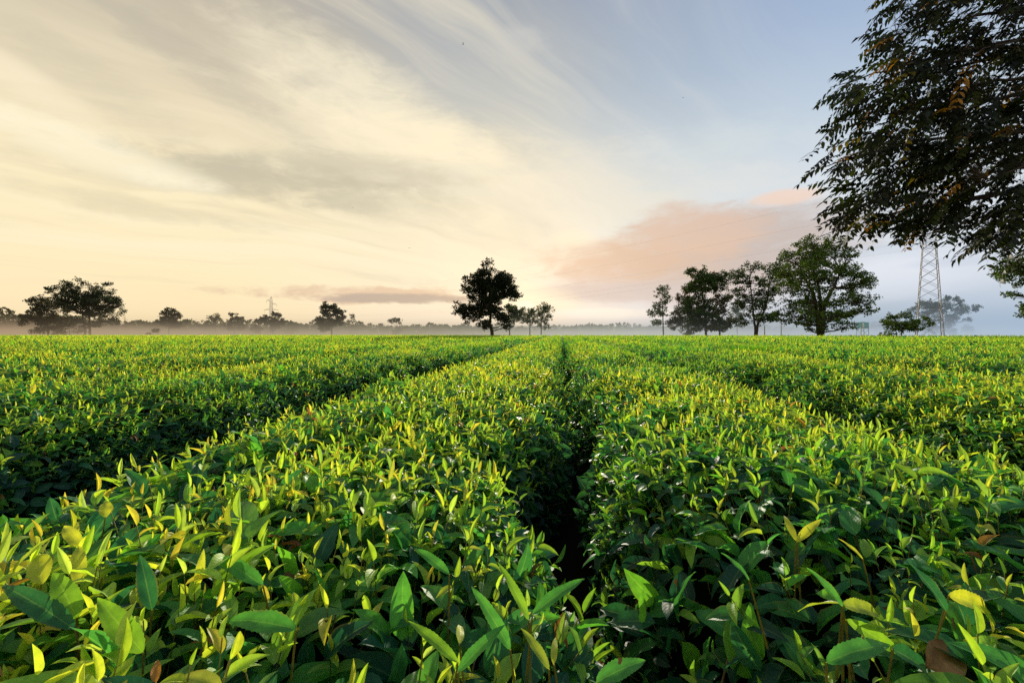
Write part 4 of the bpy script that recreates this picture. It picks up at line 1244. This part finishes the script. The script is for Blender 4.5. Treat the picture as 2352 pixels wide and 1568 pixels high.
# ---------------------------------------------------------------- small things in the distance
def lathe(name, prof, k, mat, parent, loc):
    V, F = [], []
    for r, z in prof:
        for i in range(k):
            a = 2 * PI * i / k
            V.append((r * math.cos(a) + loc[0], r * math.sin(a) + loc[1], z + loc[2]))
    for j in range(len(prof) - 1):
        for i in range(k):
            F.append((j * k + i, j * k + (i + 1) % k, (j + 1) * k + (i + 1) % k, (j + 1) * k + i))
    return link(name, np_mesh(name, np.array(V), np.array(F)), mat, parent)

D = 175
c = at(1981, 768, D)
tank = empty('water_tank', (c.x, D, 0))
tag(tank, 'small teal water tank raised on legs in the mist, right of the largest tree', 'water tank')
lathe('tank', [(0.01, 3.6), (1.85, 3.62), (1.95, 3.7), (1.95, 4.6), (1.99, 4.65), (1.95, 4.7), (1.95, 5.7), (1.99, 5.75), (1.9, 5.85), (0.6, 6.15), (0.01, 6.2)], 28, M['teal'], tank, (0, 0, 0))
for sx in (-1, 1):
    for sy in (-1, 1):
        t = Tube(); t.add([(sx * 1.5, sy * 1.2, 0), (sx * 1.35, sy * 1.1, 3.62)], 0.12, 6); t.build('leg', M['teal'], tank)
t = Tube()
for sy in (-1, 1):
    t.add([(-1.5, sy * 1.18, 0.5), (1.4, sy * 1.1, 3.3)], 0.06, 4); t.add([(1.5, sy * 1.18, 0.5), (-1.4, sy * 1.1, 3.3)], 0.06, 4)
t.build('bracing', M['teal'], tank)
t = Tube(); t.box((-1.05, -1.75, 4.7), 0.55, 0.12, 1.9); t.build('sunlit_stripe', M['cream'], tank)  # pale strip imitating sunlight on the tank's left side
t = Tube(); t.add([(-1.9, -1.5, 0), (-1.9, -1.5, 3.5), (-1.7, -1.2, 4.0)], 0.14, 8); t.build('pipe', M['cream'], tank)

for px, D, h, lab in ((1794, 150, 6.5, 'bare pale post in the mist between the forked tree and the largest tree'), (1756, 130, 3.8, 'short pale post just right of the forked tree'), (1906, 190, 3.0, 'small pale post in the mist right of the largest trunk')):
    c = at(px, 768, D)
    t = Tube(); t.add([(0, 0, -.2), (0.02, 0, h * .5), (0, 0, h)], [0.16, 0.14, 0.12], 8)
    t.add([(0, 0, h), (0, 0, h + 0.03)], [0.12, 0.01], 8)
    o = t.build('post', M['post']); o.location = (c.x, D, 0)
    tag(o, lab, 'post', 'posts beyond the right-hand trees')

def house(px, py, D, w, h, rz, label):
    c = at(px, py, D)
    r = empty('house', (c.x, D, c.z - h * 1.2), math.radians(rz))
    tag(r, label, 'house', 'distant houses on the wooded rise')
    t = Tube(); t.box((0, 0, h / 2), w, w * .7, h); t.build('wall', M['wall'], r)
    t = Tube(); a, d, e = w / 2 + .5, w * .35 + .5, h
    V = [(-a, -d, e), (a, -d, e), (a, d, e), (-a, d, e), (-a * .55, 0, e + h * .6), (a * .55, 0, e + h * .6)]
    t.raw(V, [(0, 1, 5, 4), (2, 3, 4, 5), (1, 2, 5, 5), (3, 0, 4, 4)]); t.build('roof', M['roof'], r)
    for x in (-.28, 0, .28):
        t = Tube(); t.box((x * w, -w * .35 - .05, h * .55), w * .12, .12, h * .35); t.build('window', M['dark_glass'], r)
for i, (px, py, w, h, rz, lab) in enumerate(((983, 749, 12, 6, 10, 'leftmost pale house on the distant wooded rise left of the lone tree'),
        (993, 746, 14, 8, -8, 'large pale house with red roof, highest on the distant rise'),
        (1003, 747, 9, 6, 20, 'small pale house right beside the highest one on the rise'),
        (1014, 748, 11, 7, 0, 'pale house in the middle gap of the distant rise'),
        (1024, 746, 12, 7, -15, 'pale house right of the middle one on the distant rise'),
        (1046, 750, 10, 5, 12, 'rightmost pale house, just left of the lone tree crown'),
        (1338, 751, 14, 6, 5, 'pale house among trees on the far ridge right of centre'))):
    house(px, py, 1450, w, h, rz, lab)

def bird(px, py, D, span, flap, rz, label):
    c = at(px, py, D)
    r = empty('bird', c, math.radians(rz))
    tag(r, label, 'bird')
    t = Tube(); s = span
    t.add([(0, -.28 * s, -.02 * s), (0, -.2 * s, 0.01 * s), (0, -.1 * s, 0.02 * s), (0, .05 * s, 0), (0, .18 * s, 0), (0, .3 * s, 0.01 * s)], [0.005 * s, 0.035 * s, 0.05 * s, 0.06 * s, 0.035 * s, 0.01 * s], 8)
    t.build('body', M['feather'], r, True)
    for sg in (-1, 1):
        V = [(0.03 * s * sg, -.08 * s, .02 * s), (0.03 * s * sg, .1 * s, .02 * s), (.25 * s * sg, -.12 * s, .02 * s + flap * s * .6), (.25 * s * sg, .06 * s, .02 * s + flap * s * .55), (.5 * s * sg, .02 * s, .02 * s + flap * s * .7), (.48 * s * sg, .08 * s, .02 * s + flap * s * .65)]
        t = Tube(); t.raw(V, [(0, 1, 3, 2), (2, 3, 5, 4)]); t.build('wing', M['feather'], r)
    t = Tube(); t.raw([(-.02 * s, .26 * s, 0.01 * s), (.02 * s, .26 * s, 0.01 * s), (.07 * s, .42 * s, 0), (-.07 * s, .42 * s, 0)], [(0, 1, 2, 3)]); t.build('tail', M['feather'], r)
bird(940, 570, 70, 0.55, 0.12, 15, 'small dark bird gliding in the lower centre sky left of the lone tree')
bird(1064, 103, 60, 0.42, 0.6, 80, 'small dark bird high near the top centre of the sky')
bird(811, 478, 90, 0.4, 0.3, 40, 'tiny bird in the left-centre sky above the grey band of cloud')
bird(1569, 225, 90, 0.4, 0.1, 10, 'tiny bird in the blue sky right of centre')
bird(1104, 601, 90, 0.35, 0.3, 60, 'tiny bird just above the crown of the lone dark tree')

# withered leaves lying on the hedges
def withered(px, py, D, L, ax, nn, label, mat='dead', wr=0.3):
    P = np.array(at(px, py, D))
    V, F, c, l = leaves(np.zeros((1, 3)), np.array([ax], float), np.array([nn], float), np.array([L]), np.array([L * wr]), np.array([1.0]), np.array([0.5]), np.array([[.2, .1, .05]]), 0, wave=0.25)
    o = link('withered_leaf', np_mesh('withered_leaf', V, F, c, l), M[mat]); o.location = P
    tag(o, label, 'leaf')
for k in range(14):
    s_ = 0.6 + 2.6 * RNG.random(); l_off = 0.03 + 0.16 * RNG.random()
    q = np.array([l_off * RR[0] + s_ * RD[0], l_off * RR[1] + s_ * RD[1], 0.045])
    V, F, c, l = leaves(np.zeros((1, 3)), norm(np.array([[RNG.random() - .5, RNG.random() - .5, 0.05]])), np.array([[0.1, -0.1, 1.0]]), np.array([0.06]), np.array([0.014]), np.array([0.6]), np.array([0.3]), np.array([[.2, .1, .05]]), 0, wave=0.2)
    o = link('fallen_leaf', np_mesh('fallen_leaf', V, F, c, l), M['dead']); o.location = q
    tag(o, 'small dry fallen leaf on the dark soil of the gap between the two nearest hedges', 'leaf', 'fallen leaves on the floor of the central gap')
withered(2130, 1530, 0.70, 0.085, (1, 0.1, 0.35), (-.2, -0.7, 0.8), 'large curled brown withered leaf low in the right foreground hedge', wr=0.32)
withered(640, 1330, 0.95, 0.05, (1, 0.1, -0.1), (0, -.5, 0.9), 'brown withered leaf caught in the shade of the left foreground hedge')
withered(1880, 1110, 1.5, 0.05, (1, 0.1, 0.15), (0, -.5, 0.9), 'small brown withered leaf resting on top of the near right hedge')

# ---------------------------------------------------------------- morning mist
def mist():
    m = bpy.data.materials.new('morning_mist')
    nt, out = nodes_of(m); b = NB(nt)
    tc = b.n('ShaderNodeTexCoord')
    sp = b.n('ShaderNodeSeparateXYZ'); nt.links.new(tc.outputs['Object'], sp.inputs[0])
    X, Y, Z = sp.outputs
    s = b.m('DIVIDE', X, b.m('ADD', Y, 60.0))
    rt = b.sstep(s, 0.1, 0.8)
    n = b.noise(b.vec(b.m('MULTIPLY', X, 0.006), b.m('MULTIPLY', Y, 0.004), b.m('MULTIPLY', Z, 0.04)), 1.0, 3, 0.5)
    start = b.sstep(Y, 95.0, 200.0)
    low = b.m('MULTIPLY', b.m('MULTIPLY', b.m('EXPONENT', b.m('MULTIPLY', Z, -1 / 2.7)), start), b.m('MULTIPLY', b.sstep(n, 0.30, 0.62), 0.026))
    high = b.m('MULTIPLY', b.m('MULTIPLY', b.m('EXPONENT', b.m('DIVIDE', Z, b.m('SUBTRACT', -6.0, b.m('MULTIPLY', rt, 12.0)))), start), b.m('ADD', 0.0006, b.m('MULTIPLY', rt, 0.0038)))
    dens = b.m('ADD', low, high)
    col = b.ramp(b.m('ADD', b.m('MULTIPLY', s, 0.5), 0.5), [(0.05, lin(178, 152, 122)), (0.42, lin(176, 166, 142)), (0.58, lin(190, 190, 178)), (0.75, lin(186, 194, 200)), (0.92, lin(180, 196, 214))])
    ab = b.n('ShaderNodeVolumeAbsorption'); ab.inputs[0].default_value = (0, 0, 0, 1); nt.links.new(dens, ab.inputs[1])
    fr = b.m('DIVIDE', high, b.m('MAXIMUM', dens, 1e-6))
    col = b.mix(fr, col, b.mix(1.0, col, b.mix(rt, (0.42, 0.42, 0.46), (0.8, 0.86, 0.9)), 'MULTIPLY'))
    em = b.n('ShaderNodeEmission'); nt.links.new(col, em.inputs[0]); nt.links.new(dens, em.inputs[1])  # mist glows by itself, standing in for scattered daylight
    ad = b.n('ShaderNodeAddShader'); nt.links.new(ab.outputs[0], ad.inputs[0]); nt.links.new(em.outputs[0], ad.inputs[1])
    nt.links.new(ad.outputs[0], out.inputs['Volume'])
    t = Tube(); t.box((0, 1450, 39), 6000, 2710, 82)
    o = t.build('mist', m)
    tag(o, kind='structure')
    return o
mist()
scene.cycles.volume_step_rate = 0.15
scene.cycles.volume_max_steps = 256
tot = sum(len(o.data.polygons) for o in scene.objects if o.type == 'MESH')
print('POLYS', tot)
